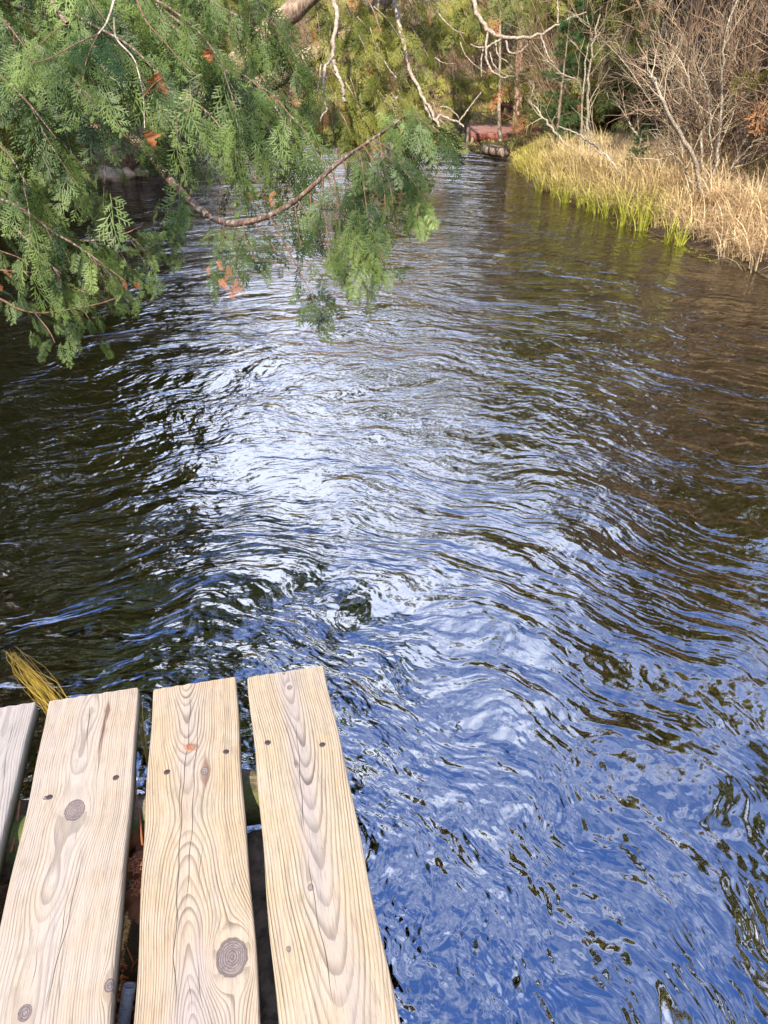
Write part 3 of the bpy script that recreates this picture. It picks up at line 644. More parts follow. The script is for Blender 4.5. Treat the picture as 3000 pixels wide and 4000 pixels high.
# boughs low on the left
bough([(-150, 1040, 3.5), (0, 1055, 3.4), (130, 1066, 3.35), (260, 1108, 3.3), (340, 1142, 3.28), (440, 1138, 3.25)], 0.006, 0.0015, on_trunk(1.3), own=0.10, spray=(0.05, 0.10), t0=0.62, barkmat='bark_young', twigs=2, tl=(0.06, 0.12), tsp=0.03, tt=(0.75, 0.98))
bough([(-150, 1120, 3.3), (0, 1168, 3.2), (70, 1205, 3.15), (150, 1222, 3.12), (260, 1210, 3.1), (380, 1188, 3.06), (450, 1165, 3.04)], 0.007, 0.0015, on_trunk(1.2), own=0.08, spray=(0.06, 0.11), t0=0.55, barkmat='bark_young', twigs=5, tl=(0.06, 0.13), tsp=0.03, tt=(0.6, 0.98), tdir=(0.2, 0, -0.8))
strand([(130, 1215, 3.12), (190, 1290, 3.1), (215, 1340, 3.08)], t0=0.2, own=0.02, spray=(0.06, 0.11), root=None)
strand([(0, 980, 3.3), (80, 1010, 3.28), (140, 1060, 3.26)], t0=0.2, own=0.03, spray=(0.06, 0.11))
bough([(-200, 600, 3.7), (0, 720, 3.5), (150, 880, 3.4), (300, 938, 3.35), (450, 925, 3.3), (560, 880, 3.26)], 0.011, 0.002, on_trunk(1.8), twigs=8, tl=(0.12, 0.22), own=0.06, spray=(0.09, 0.18), tdir=(0.5, 0, -0.9), tt=(0.35, 0.98))
bough([(-200, 700, 3.5), (60, 800, 3.3), (200, 900, 3.25), (300, 960, 3.2), (400, 1030, 3.15), (485, 1095, 3.1)], 0.009, 0.002, on_trunk(1.7), twigs=7, tl=(0.08, 0.17), own=0.06, spray=(0.08, 0.16), tdir=(0.6, 0, -0.7), tt=(0.4, 0.95))
bough([(-250, 800, 3.4), (0, 860, 3.3), (100, 930, 3.28), (170, 1010, 3.26), (240, 1070, 3.24)], 0.008, 0.002, on_trunk(1.6), twigs=6, tl=(0.07, 0.16), own=0.06, spray=(0.08, 0.16), tdir=(0.4, 0, -0.8), tt=(0.5, 0.98))
# upper boughs
UPB = [([(300, -260, 4.0), (700, 130, 3.75), (1000, 330, 3.6), (1150, 540, 3.5)], 2.9, 15), ([(200, -150, 3.9), (600, 60, 3.6), (850, 240, 3.5), (1000, 450, 3.45)], 2.8, 15),
       ([(350, -320, 4.2), (850, 20, 4.0), (1100, 140, 3.9), (1230, 310, 3.85)], 3.0, 13), ([(100, -250, 3.8), (500, -60, 3.4), (740, 90, 3.3), (880, 260, 3.2)], 2.8, 15),
       ([(0, -150, 3.6), (300, 60, 3.2), (520, 190, 3.1), (690, 380, 3.0)], 2.6, 11), ([(-150, 0, 3.5), (100, 160, 3.0), (270, 290, 2.9), (420, 460, 2.8)], 2.4, 5),
       ([(-300, 100, 3.5), (-50, 260, 3.0), (90, 380, 2.95), (220, 540, 2.9)], 2.3, 6), ([(150, 60, 3.9), (600, 330, 3.5), (800, 430, 3.4), (930, 600, 3.3)], 2.5, 8),
       ([(450, -60, 4.0), (900, 280, 3.7), (1050, 360, 3.6), (1150, 470, 3.55)], 2.7, 8),
       ([(200, -420, 4.1), (700, -130, 3.8), (960, -40, 3.7), (1080, 110, 3.6)], 3.1, 12), ([(-100, -400, 3.8), (150, -150, 3.3), (300, -60, 3.2), (420, 90, 3.1)], 2.9, 13),
       ([(-350, -100, 3.5), (-100, 20, 3.1), (20, 90, 3.0), (130, 230, 2.95)], 2.5, 12), ([(-350, 350, 3.6), (-100, 500, 3.2), (30, 600, 3.1), (110, 730, 3.05)], 2.0, 7)]
for pts, zr, k in UPB:
    k = max(3, int(k * 0.54))
    bough(pts, 0.011, 0.002, on_trunk(zr), twigs=k, tl=(0.25, 0.5), own=0.065, spray=(0.12, 0.28), tdir=(0.25, -0.1, -0.6), tt=(0.3, 0.98), tsp=0.075, down=1.0)
# bare lichened limb and pinkish bare shoots among the foliage
bough([(430, 520, 3.9), (560, 620, 3.8), (605, 540, 3.75), (630, 470, 3.72), (700, 445, 3.7), (760, 420, 3.68), (830, 375, 3.66)], 0.022, 0.006, on_trunk(2.0), own=0)
bough([(150, -150, 3.4), (205, 0, 3.25), (235, 55, 3.2), (262, 95, 3.15)], 0.02, 0.008, on_trunk(2.9), own=0)
bough([(470, -120, 2.9), (445, 0, 2.75), (418, 85, 2.7), (390, 125, 2.68), (370, 145, 2.66)], 0.006, 0.002, on_trunk(2.9), own=0, barkmat='bark_dead')
bough([(445, 70, 2.7), (455, 150, 2.7), (520, 225, 2.68), (545, 300, 2.66), (560, 380, 2.64), (565, 500, 2.62)], 0.0035, 0.0015, None, own=0, barkmat='bark_dead')
bough([(520, -40, 2.9), (570, 80, 2.86), (640, 160, 2.84), (700, 230, 2.82), (775, 300, 2.8)], 0.004, 0.0015, None, own=0, barkmat='bark_young')
for pts in ([(380, 135, 2.66), (300, 170, 2.6), (190, 230, 2.56), (100, 250, 2.54)], [(270, 98, 2.9), (230, 110, 2.8), (150, 180, 2.75), (90, 240, 2.7)],
            [(380, 140, 2.66), (340, 230, 2.6), (320, 330, 2.58)], [(560, 380, 2.64), (600, 330, 2.6), (640, 300, 2.6)]):
    strand(pts, 0.003, t0=0.05, own=0.02, spray=(0.10, 0.2), side=0.9)
# rust coloured dead tips hanging under the boughs
for pts in ([(930, 900, 3.2), (920, 1020, 3.2), (905, 1100, 3.2)], [(985, 680, 3.1), (1010, 715, 3.1), (1035, 750, 3.1)], [(15, 1030, 3.3), (30, 1070, 3.3)],
            [(470, 1090, 3.1), (490, 1115, 3.1)], [(855, 1030, 3.25), (850, 1060, 3.25)]):
    strand(pts, 0.0018, t0=0.85, own=0.02, spray=(0.035, 0.06), leafmat='cedar_dead')
# crown above the picture
mb = MB(); lf = MB(); zs = rng.uniform(2.9, 9.3, 120); a = rng.uniform(0, 2 * math.pi, 120)
p0 = np.array([on_trunk(z) for z in zs]); d0 = np.stack([np.cos(a), np.sin(a), np.full(120, 0.25)], 1); L = 2.1 * (1 - (zs - 2) / 9.5) ** 0.8 + 0.3
G = grow(p0, d0, L, 7, 0.1, (0, 0, -0.5)); tubes(mb, G, np.linspace(0.02, 0.004, 8)[None].repeat(120, 0), 5)
for g in G: dress(lf, T_FAR, g, 0.09, 0.25, 0.45, 0.6, 0.9, 0.5)
b = mb.build('crown_branches', M['bark_cedar'], near); lf.build('foliage', M['cedar_far'], child_base(b, near), smooth=False)

for px, py, s, sz, ax, nr, lab in [(605, 285, 2.6, 0.088, (0.6, 0.1, -1), (0.5, -1, 0.5), 'largest orange dead maple leaf caught in the cedar bough'),
                                   (560, 515, 2.55, 0.062, (0.3, -0.1, -1), (-0.4, -1, 0.3), 'orange dead leaf at the tip of a bare shoot below the largest leaf'),
                                   (815, 190, 2.85, 0.05, (0.2, 0, -1), (0.4, -1, 0.2), 'small pale orange leaf high among the cedar sprays')]:
    mb = MB(); leaf_mesh(mb, dp(px, py, s), ax, nr, sz, 1.9, 0.45); tag(mb.build('dead_leaf', M['dead_leaf']), lab, 'leaf')

# ------------------------------------------------------------------ leaning cedars over the river, with bleached dead limbs
def dead_limb(tree, pts, r0, r1, root=None, k=7):
    p = trace(pts); p = p if root is None else np.vstack([root[None], p])
    P = spline(p, 36); P[1:-1] += rng.normal(size=P[1:-1].shape) * r0 * 0.25; mb = MB(); tubes(mb, P, np.linspace(r0, r1, 36) * (1 + 0.08 * rng.normal(size=36)), k)
    return mb.build('dead_limb', M['bark_dead'], tree)
def leaning(base, tpts, r0, r1, label):
    t = thing('leaning_cedar', base, label, 'tree'); P = spline(np.vstack([base[None] - [0, 0, 0.15], trace(tpts)]), 40)
    mb = MB(); tubes(mb, P, np.linspace(r0, r1, 40) * (1 + 0.03 * rng.normal(size=40)), 16); mb.build('trunk', M['bark_cedar'], t); return t, P
lA, PA = leaning(np.array([-4.9, 13.6, gz(-4.9, 13.6)]), [(560, 560, 12.0), (750, 400, 11.6), (930, 250, 11.4), (1050, 125, 11.2), (1170, 20, 11.0), (1300, -120, 10.8), (1380, -330, 10.6), (1410, -700, 10.4), (1420, -1100, 10.2)], 0.25, 0.06,
                 'thick cedar trunk leaning right at the top edge above the green boughs')
lB, PB = leaning(np.array([-4.75, 15.2, gz(-4.75, 15.2)]), [(640, 560, 13.8), (850, 430, 13.5), (1050, 320, 13.3), (1220, 215, 13.1), (1360, 125, 13.0), (1470, 35, 12.9), (1600, -110, 12.8), (1690, -330, 12.6), (1720, -700, 12.4), (1730, -1100, 12.2)], 0.22, 0.05,
                 'slimmer leaning cedar reaching over the middle of the river with white dead limbs')
def onpath(P, f): return P[int(f * (len(P) - 1))]
dead_limb(lA, [(1308, -60, 10.6), (1313, 60, 10.5), (1306, 150, 10.45), (1297, 225, 10.4), (1270, 262, 10.4), (1262, 340, 10.35), (1277, 420, 10.3), (1252, 475, 10.3)], 0.042, 0.010, onpath(PA, 0.78))
dead_limb(lA, [(1297, 215, 10.4), (1312, 275, 10.4), (1335, 330, 10.4), (1346, 400, 10.4)], 0.03, 0.022)
dead_limb(lA, [(1255, 250, 10.5), (1240, 360, 10.5), (1215, 430, 10.5), (1228, 500, 10.5), (1236, 550, 10.4)], 0.012, 0.005)
dead_limb(lB, [(1545, -40, 12.2), (1550, 60, 12.0), (1572, 150, 11.9), (1590, 215, 11.8), (1612, 300, 11.8), (1650, 375, 11.7), (1690, 440, 11.6), (1718, 500, 11.6)], 0.045, 0.022, onpath(PB, 0.72))
dead_limb(lB, [(1855, -140, 12.2), (1850, -20, 12.2), (1868, 60, 12.1), (1900, 108, 12.0), (1955, 142, 11.9), (2010, 150, 11.8), (2070, 147, 11.7), (2125, 126, 11.7), (2165, 100, 11.7), (2215, 76, 11.7), (2288, 48, 11.7)], 0.046, 0.010, onpath(PB, 0.93))
for q, r in [([(1905, 125, 12.0), (1898, 200, 11.9), (1905, 245, 11.9), (1925, 280, 11.8), (1960, 300, 11.8), (1985, 300, 11.8)], 0.022), ([(1960, 150, 11.9), (1900, 185, 11.9), (1860, 183, 11.9), (1838, 172, 11.9)], 0.02),
             ([(1978, 152, 11.9), (1984, 195, 11.8), (2000, 207, 11.8), (2030, 203, 11.8), (2065, 172, 11.8)], 0.018), ([(2112, 135, 11.7), (2130, 190, 11.7), (2150, 235, 11.7), (2185, 255, 11.7)], 0.015),
             ([(1888, 185, 12), (1880, 240, 12), (1882, 300, 12)], 0.015), ([(1935, 160, 12), (1945, 215, 12), (1980, 240, 12), (2005, 270, 12)], 0.014), ([(2178, 92, 11.7), (2180, 40, 11.7), (2176, -20, 11.7)], 0.015),
             ([(1912, 200, 12), (1930, 255, 12), (1970, 290, 12), (2010, 300, 12)], 0.012), ([(1700, 35, 12), (1740, 85, 12), (1780, 120, 12), (1815, 130, 12)], 0.014), ([(1700, 225, 12), (1730, 245, 12), (1780, 250, 12)], 0.012),
             ([(1798, 165, 12), (1815, 210, 12), (1850, 250, 12), (1900, 285, 12)], 0.010)]:
    dead_limb(lB, q, r, r * 0.4, None, 6)
dead_limb(lB, [(1660, 400, 11.7), (1685, 462, 11.7), (1705, 466, 11.6), (1722, 450, 11.6), (1755, 466, 11.6), (1790, 478, 11.6), (1812, 497, 11.6)], 0.028, 0.012)
dead_limb(lB, [(1792, 477, 11.6), (1820, 440, 11.6), (1845, 405, 11.7), (1880, 360, 11.8)], 0.015, 0.006, None, 6)
dead_limb(lB, [(1720, 418, 11.6), (1750, 420, 11.6), (1785, 450, 11.6), (1792, 462, 11.6)], 0.014, 0.006, None, 6)
dead_limb(lA, [(1468, 455, 11.0), (1500, 430, 11.0), (1530, 400, 11.0), (1556, 376, 11.0)], 0.012, 0.024, None, 6)
dead_limb(lA, [(1500, 235, 11.2), (1520, 270, 11.2), (1550, 305, 11.2)], 0.010, 0.006, None, 6)
def curtain(tree, xr, yr, s, count, ln, mat='cedar_mid', T=T_MID, sp=(0.22, 0.40), spacing=0.075, lean=(0.4, 0.0)):
    mb = MB(); lf = MB()
    for i in range(count):
        x0 = rng.uniform(*xr); y0 = rng.uniform(*yr); l = rng.uniform(*ln); ss = rng.uniform(*s); q = rng.normal() * 0.25 + lean[0]
        P = spline(trace([(x0, y0, ss), (x0 + q * l * 0.45, y0 + l * 0.35, ss - 0.05), (x0 + q * l, y0 + l, ss - 0.1)]), 12)
        tubes(mb, P, np.linspace(0.012, 0.003, 12), 4); dress(lf, T, P, spacing, sp[0], sp[1], 0.5, 0.9, 0.5, 0.0, jit=0.06)
    b = mb.build('hanging_twigs', M['bark_grey'], tree); lf.build('foliage', M[mat], child_base(b, tree), smooth=False)
curtain(lA, (1180, 1480), (-80, 160), (10.9, 12.2), 18, (90, 220))
curtain(lA, (1180, 1480), (200, 400), (11.0, 12.4), 26, (90, 190))
curtain(lA, (1230, 1560), (350, 470), (10.8, 11.8), 30, (60, 120))
curtain(lB, (1400, 1690), (-80, 190), (12.4, 13.6), 20, (90, 220))
curtain(lB, (1420, 1650), (230, 420), (11.9, 13.4), 24, (70, 160))
curtain(lB, (1540, 1720), (380, 500), (11.5, 12.2), 18, (40, 80), 'cedar_far')
curtain(lB, (1690, 1860), (-60, 90), (12.2, 13.2), 18, (60, 150))
curtain(lB, (1780, 2080), (-120, 10), (12.2, 13.2), 14, (40, 90), 'cedar_far')
# green crown above the frame for both leaning trees
def top_crown(tree, P, f0, cnt, rad):
    mb = MB(); lf = MB(); f = rng.uniform(f0, 1, cnt); p0 = np.array([onpath(P, q) for q in f]); a = rng.uniform(0, 2 * math.pi, cnt)
    G = grow(p0, np.stack([np.cos(a), np.sin(a), np.full(cnt, 0.3)], 1), rad * rng.uniform(0.4, 1, cnt), 6, 0.12, (0, 0, -0.6)); tubes(mb, G, np.linspace(0.02, 0.004, 7)[None].repeat(cnt, 0), 4)
    for g in G: dress(lf, T_FAR, g, 0.11, 0.28, 0.45, 0.6, 0.9, 0.5)
    b = mb.build('crown_branches', M['bark_cedar'], tree); lf.build('foliage', M['cedar_far'], child_base(b, tree), smooth=False)
top_crown(lA, PA, 0.82, 40, 1.2); top_crown(lB, PB, 0.82, 40, 1.2)

# ------------------------------------------------------------------ tree kinds (built at the origin, then copied)
def proto(name, cat): return thing(name, (0, 0, 0), 'tree', cat)
def cedar_kind(H, rad, n, mat, z0=0.5, lowT=T_MID, bark='bark_cedar', r=0.13):
    t = proto('cedar_tree', 'tree'); P = spline(np.array([[0, 0, -0.3], [0.05, 0.03, H * 0.3], [-0.05, 0.05, H * 0.65], [0, 0, H]]), 24)
    mb = MB(); tubes(mb, P, np.linspace(r, 0.015, 24), 12); mb.build('trunk', M[bark], t)
    zs = z0 + (H - z0) * rng.random(n) ** 1.25; a = rng.uniform(0, 2 * math.pi, n); mb = MB(); lf = MB()
    p0 = np.stack([np.interp(zs, P[:, 2], P[:, i]) for i in range(3)], 1)
    G = grow(p0, np.stack([np.cos(a), np.sin(a), np.full(n, 0.15)], 1), (rad * (1 - (zs / H) ** 1.4) + 0.25) * rng.uniform(0.6, 1.15, n), 7, 0.12, (0, 0, -0.55))
    tubes(mb, G, np.linspace(0.016, 0.003, 8)[None].repeat(n, 0), 4)
    for g, z in zip(G, zs):
        if z < 4.2: dress(lf, lowT, g, 0.10, 0.24, 0.46, 0.55, 0.95, 0.5, 0.1, jit=0.06)
        else: dress(lf, T_FAR, g, 0.13, 0.35, 0.6, 0.5, 0.95, 0.5, 0.1, jit=0.08)
    mb.build('limbs', M[bark], t); lf.build('crown', M[mat], t, smooth=False); return t
def bare_kind(H, r, n1, bark, twig, spread=0.9, z0=0.3):
    t = proto('bare_tree', 'tree'); P = grow(np.array([[0, 0, -0.2]]), np.array([[0.05, 0, 1.0]]), [H], 20, 0.05, (0, 0, 0.4)); mb = MB()
    tubes(mb, P, np.linspace(r, 0.012, 21)[None], 12); mb.build('trunk', M[bark], t)
    mb = MB(); i, tt, p, d = children(P, n1, z0, 0.97, 0.5, 1.0, 0.4); L = (1.1 - tt) * H * 0.32 * rng.uniform(0.6, 1.2, len(p))
    B1 = grow(p, d, L, 7, 0.13, (0, 0, 0.35)); tubes(mb, B1, np.linspace(1, 0.2, 8)[None] * (0.012 + 0.012 * L)[:, None], 5, rnd=rng.random(len(p)))
    i, tt, p, d = children(B1, 7, 0.2, 0.98, 0.4, 0.9, 0.2); B2 = grow(p, d, rng.uniform(0.3, 0.9, len(p)), 5, 0.14, (0, 0, 0.2)); tubes(mb, B2, np.linspace(0.008, 0.002, 6)[None].repeat(len(p), 0), 3, rnd=rng.random(len(p)))
    i, tt, p, d = children(B2, 4, 0.2, 0.98, 0.4, 0.9, 0.1); B3 = grow(p, d, rng.uniform(0.15, 0.5, len(p)), 3, 0.15); tubes(mb, B3, np.linspace(0.004, 0.0014, 4)[None].repeat(len(p), 0), 3, rnd=rng.random(len(p)))
    mb.build('crown', M[twig], t); return t
def shrub_kind(H, ns, twig, lean=0.35, name='bare_shrub'):
    t = proto(name, 'shrub'); mb = MB(); a = rng.uniform(0, 2 * math.pi, ns); b = rng.uniform(0.05, 0.22, ns)
    p0 = np.stack([np.cos(a) * b, np.sin(a) * b, np.full(ns, -0.1)], 1); d = np.stack([np.cos(a) * lean, np.sin(a) * lean, np.ones(ns)], 1) + rng.normal(size=(ns, 3)) * 0.15
    L = H * rng.uniform(0.6, 1.1, ns); S1 = grow(p0, d, L, 10, 0.08, (0, 0, 0.0)); tubes(mb, S1, np.linspace(0.012, 0.0025, 11)[None].repeat(ns, 0) * rng.uniform(0.6, 1.3, (ns, 1)), 5, rnd=rng.random(ns))
    mb.build('stems', M[twig], t); mb = MB()
    i, tt, p, d = children(S1, 11, 0.12, 0.98, 0.35, 0.85, 0.25); S2 = grow(p, d, rng.uniform(0.25, 0.85, len(p)) * H / 2.6, 6, 0.12, (0, 0, 0.2)); tubes(mb, S2, np.linspace(0.0055, 0.0018, 7)[None].repeat(len(p), 0), 3, rnd=rng.random(len(p)))
    i, tt, p, d = children(S2, 5, 0.15, 0.98, 0.4, 0.9, 0.1); S3 = grow(p, d, rng.uniform(0.12, 0.42, len(p)), 4, 0.14); tubes(mb, S3, np.linspace(0.0036, 0.0014, 5)[None].repeat(len(p), 0), 3, rnd=rng.random(len(p)))
    mb.build('twigs', M[twig], t); return t
def needle_kind(H, rad, n, mat, name='young_pine'):
    t = proto(name, 'tree'); P = np.linspace([0, 0, -0.1], [0, 0, H], 12); mb = MB(); tubes(mb, P, np.linspace(0.03 * H / 2, 0.006, 12), 7); mb.build('trunk', M['bark_grey'], t)
    zs = 0.1 + (H - 0.1) * rng.random(n); a = rng.uniform(0, 2 * math.pi, n); mb = MB(); p0 = np.stack([0 * zs, 0 * zs, zs], 1)
    G = grow(p0, np.stack([np.cos(a), np.sin(a), np.full(n, 0.35)], 1), (rad * (1 - zs / H) + 0.12) * rng.uniform(0.6, 1.1, n), 6, 0.08, (0, 0, 0.0))
    tubes(mb, G, np.linspace(0.006, 0.002, 7)[None].repeat(n, 0), 4, rnd=np.full(n, 0.1))
    i, tt, p, d = children(G, 75, 0.1, 1.0, 0.5, 1.0); N = grow(p, d, rng.uniform(0.05, 0.11, len(p)), 2, 0.05); tubes(mb, N, np.array([0.0032, 0.003, 0.0008])[None].repeat(len(p), 0), 3, rnd=rng.random(len(p)))
    mb.build('crown', M[mat], t, smooth=False); return t

placed = {}
def place(key, protos, x, y, label=None, cat=None, group=None, rot=None, sc=1.0, z=None, tilt=0.0):
    """the first use moves the original, later uses copy it with its parts"""
    p = protos[int(rng.integers(len(protos)))]
    o = p if p.name not in placed else copy_tree(p); placed[p.name] = 1
    o.location = (x, y, gz(x, y) if z is None else z); o.rotation_euler = (rng.normal() * tilt, rng.normal() * tilt, rng.uniform(0, 6.28) if rot is None else rot)
    o.scale = (sc, sc, sc * rng.uniform(0.92, 1.08)); o['_base'] = [x, y, 0]
    tag(o, label, cat, group)
    if 'group' in o and group is None: del o['group']
    return o

def rs(): return rng.uniform(0.85, 1.15)
cedL = [cedar_kind(10.5, 1.75, 170, 'cedar_mid', 0.4), cedar_kind(11.5, 1.6, 180, 'cedar_far', 0.6)]
cedR = [cedar_kind(8.5, 1.5, 150, 'cedar_far', 0.9, bark='bark_grey'), cedar_kind(7.5, 1.4, 140, 'cedar_mid', 0.5)]
bare = [bare_kind(8.5, 0.085, 26, 'bark_tan', 'twig_brown'), bare_kind(7.5, 0.07, 26, 'bark_grey', 'twig_grey'), bare_kind(9.5, 0.10, 28, 'bark_pine', 'twig_red')]
shr = [shrub_kind(2.3, 13, 'twig_brown'), shrub_kind(2.7, 12, 'twig_red'), shrub_kind(2.0, 14, 'twig_grey', 0.5), shrub_kind(3.1, 10, 'twig_grey', 0.25), shrub_kind(2.5, 12, 'twig_red', 0.45)]
pines = [needle_kind(1.5, 0.55, 46, 'pine'), needle_kind(2.3, 0.7, 60, 'pine')]

for (x, y, wdt, hh) in [(4.95, 3.5, 0.42, 1.15), (5.5, 5.2, 0.40, 1.2), (6.2, 6.6, 0.5, 1.15), (5.9, 4.2, 0.5, 1.2)]:  # unseen spires, added and narrowed to throw dark streaks into the water
    o = place('N', cedR, x, y, 'unseen slender conifer added on the right bank to streak the water with dark reflections', 'tree', 'unseen conifers added for dark reflections', sc=hh, tilt=0.03); o.scale = (wdt, wdt, hh)
# left bank cedars
for (x, y) in [(-5.6, 11.9), (-6.4, 13.9), (-5.7, 16.4), (-6.5, 18.6), (-5.5, 21.0), (-7.9, 12.6), (-7.8, 16.0), (-8.0, 20.5), (-7.6, 10.4), (-6.2, 8.6), (-6.3, 23.4), (-9.2, 24.5), (-5.0, 6.6), (-9.8, 14), (-10, 18)]:
    place('L', cedL, x, y, 'cedar standing among others on the shaded left bank behind the hanging boughs', 'tree', 'cedars along the left bank', sc=rs(), tilt=0.05)
# far bank beyond the bend
for (x, y) in [(-8.5, 32.5), (-6.0, 34.0), (-4.6, 37), (4.2, 28.2), (-11, 35), (-0.4, 40), (-6.5, 39), (4.5, 36)]:
    place('F', cedL + cedR, x, y, 'cedar at the far bend where the river disappears', 'tree', 'cedars beyond the river bend', sc=rng.uniform(0.7, 0.95), tilt=0.05)
# right bank: tall bare trees, cedars behind, shrubs in front
for (x, y) in [(5.6, 8.3), (6.4, 10.2), (4.6, 11.4), (5.4, 13.2), (4.2, 14.6), (6.8, 12.6), (5.0, 16.2), (7.6, 8.8), (6.4, 6.2), (7.2, 15.5), (8.8, 11.5), (6.0, 18), (8.5, 18), (4.9, 19.5), (7, 21), (6.6, 3.8), (5.2, 22.5)]:
    place('B', bare, x, y, 'thin bare tree rising out of the brush on the right bank', 'tree', 'bare trees in the brush on the right bank', sc=rs(), tilt=0.05)
for (x, y) in [(6.6, 14.2), (7.8, 18.6), (8.2, 14.0), (9.6, 9.5), (8.4, 16.4), (4.4, 21.4), (8.8, 20.5), (10.5, 13), (10, 17), (5.6, 24), (9.5, 6.5), (11.5, 20), (7.2, 17.2), (10.8, 10.6), (6.6, 11.8), (5.6, 10.2), (4.6, 15.0), (3.9, 16.4), (5.8, 9.0), (4.5, 18.4)]:
    place('C', cedR, x, y, 'dim green conifer standing behind the bare brush on the right bank', 'tree', 'conifers behind the right bank brush', sc=rs(), tilt=0.04)
n = 0
while n < 150:
    y = rng.uniform(5.0, 21.5); x = rng.uniform(2.8, 9.5); d = float(sdist(np.array([[x, y]]))[0])
    if d < (1.15 if y < 12 else 0.9) or d > 5.6 or (y > 17.0 and x < 4.2): continue
    if (y < 9.2 and d < 1.5): continue
    if y > 9.0 and abs(x / y - 0.338) < (0.022 if y < 12 else 0.045): continue
    if y > 8.5 and abs(x / y - 0.374) < 0.018: continue
    place('S', shr, x, y, 'tangled leafless shrub in the brown thicket behind the bank grass', 'shrub', 'bare shrubs of the right bank thicket', sc=rng.uniform(0.75, 1.15), tilt=0.12); n += 1
for x, y in [(4.5, 8.5), (4.9, 8.9), (5.3, 8.4), (4.15, 9.4), (4.6, 9.3), (5.0, 8.0)]:
    place('S', shr, x, y, 'leafless shrub standing in front of the broad trunk at the right edge', 'shrub', 'shrubs before the broad trunk', sc=rng.uniform(0.8, 1.0), tilt=0.1)
for i in range(60):
    x, y = rng.uniform(-6, 6), rng.uniform(23, 38)
    if sdist(np.array([[x, y]]))[0] < 0.6: continue
    place('S', shr, x, y, 'pale leafless shrub on the far bank where the river bends', 'shrub', 'bare shrubs at the far bend', sc=rng.uniform(1.0, 1.5), tilt=0.1)
for i in range(16):
    x, y = rng.uniform(-10, -4.8), rng.uniform(11.5, 25)
    if sdist(np.array([[x, y]]))[0] < 0.5: continue
    place('S', shr, x, y, 'leafless undergrowth shrub between the cedars of the left bank', 'shrub', 'undergrowth shrubs on the left bank', sc=rng.uniform(0.5, 0.8), tilt=0.15)
M['pine_olive'] = m_leaf('olive_needles', (0.060, 0.075, 0.022), (0.19, 0.20, 0.07), (0.3, 0.2, 0.1), 0.03, 0.3, 0.2, 1.5)
olive = [needle_kind(2.6, 0.8, 52, 'pine_olive'), needle_kind(2.0, 0.7, 44, 'pine_olive')]
for (x, y) in [(4.7, 9.7), (5.3, 9.9), (5.8, 10.6), (5.0, 12.0), (5.6, 11.6), (6.3, 12.2), (5.4, 8.9), (6.2, 9.9), (4.1, 15.4), (6.9, 11.4), (5.2, 10.9), (5.9, 13.6)]:
    place('O', olive, x, y, 'small olive green conifer half hidden among the bare shrubs of the right bank', 'tree', 'small conifers inside the thicket', sc=rng.uniform(0.8, 1.3))
for (px, py, y, sc, lab) in [(2175, 520, 13.6, 0.85, 'dark green young pine beside the red deck where the grass ends'), (2245, 420, 15.0, 1.05, 'taller dark green young pine behind the low one'),
                             (2665, 420, 12.8, 1.0, 'bright green young pine inside the brown thicket'), (2870, 420, 11.5, 0.9, 'young green pine beside the broad trunk at the right edge'), (2500, 560, 10.6, 0.4, 'tiny green pine seedling at the foot of the thicket')]:
    g = gpt(px, py, y); place('P', pines, g[0], g[1], lab, 'tree', None, sc=sc)

# ------------------------------------------------------------------ individual trunks and stems on the right bank
def trunk_tree(name, pts, r0, r1, bark, label, cat='tree', crown=None, k=14, n=30, rough=0.04, foot=True):
    """pts: (px, py, world distance) from the foot upwards; the foot stands on the ground"""
    P = []
    for i, (px, py, yd) in enumerate(pts):
        s = yd / (CP + (2000 - py) / F * SP); P.append(dp(px, py, s))
    P = np.array(P); base = np.array([P[0][0], P[0][1], gz(P[0][0], P[0][1])])
    t = thing(name, base, label, cat)
    if foot: P[0] = base - [0, 0, 0.05]
    Q = spline(P, n); mb = MB(); rr_ = np.linspace(r0, r1, n) * (1 + rough * rng.normal(size=n)); rr_[:2] *= 1.25
    tubes(mb, Q, rr_, k, rnd=np.array([0.4])); mb.build('trunk', M[bark], t)
    return t, Q
def crown_on(t, Q, zlo, cnt, ln, twig, foliage=None):
    mb = MB(); f = np.where(Q[:, 2] > zlo)[0]; idx = rng.choice(f, cnt); a = rng.uniform(0, 6.28, cnt)
    G = grow(Q[idx], np.stack([np.cos(a), np.sin(a), np.full(cnt, 0.4)], 1), ln * rng.uniform(0.4, 1, cnt), 6, 0.12, (0, 0, 0.1 if foliage is None else -0.5))
    tubes(mb, G, np.linspace(0.016, 0.004, 7)[None].repeat(cnt, 0), 5, rnd=rng.random(cnt))
    if foliage is None:
        i, tt, p, d = children(G, 7, 0.2, 0.98, 0.4, 0.9); B2 = grow(p, d, rng.uniform(0.2, 0.7, len(p)), 4, 0.15); tubes(mb, B2, np.linspace(0.006, 0.0015, 5)[None].repeat(len(p), 0), 3, rnd=rng.random(len(p)))
    b = mb.build('branches', M[twig], t)
    if foliage:
        lf = MB()
        for g in G: dress(lf, T_FAR, g, 0.12, 0.3, 0.5, 0.5, 0.9, 0.5, 0.1)
        lf.build('foliage', M[foliage], child_base(b, t), smooth=False)
def extend(pts, dx, yd, top=-2200):                            # carry a trunk on above the picture
    px, py, _ = pts[-1]; return pts + [(px + dx * (py - top) / 1100, top, yd)]

t, Q = trunk_tree('pine_tree', extend([(2022, 518, 19.0), (2024, 420, 19.0), (2027, 300, 19.0), (2030, 200, 19.0), (2034, 60, 19)], 25, 19), 0.125, 0.05, 'bark_pine', 'stout pine with flaking pinkish bark beside the red deck'); crown_on(t, Q, 3.2, 40, 1.6, 'bark_grey', 'cedar_far')
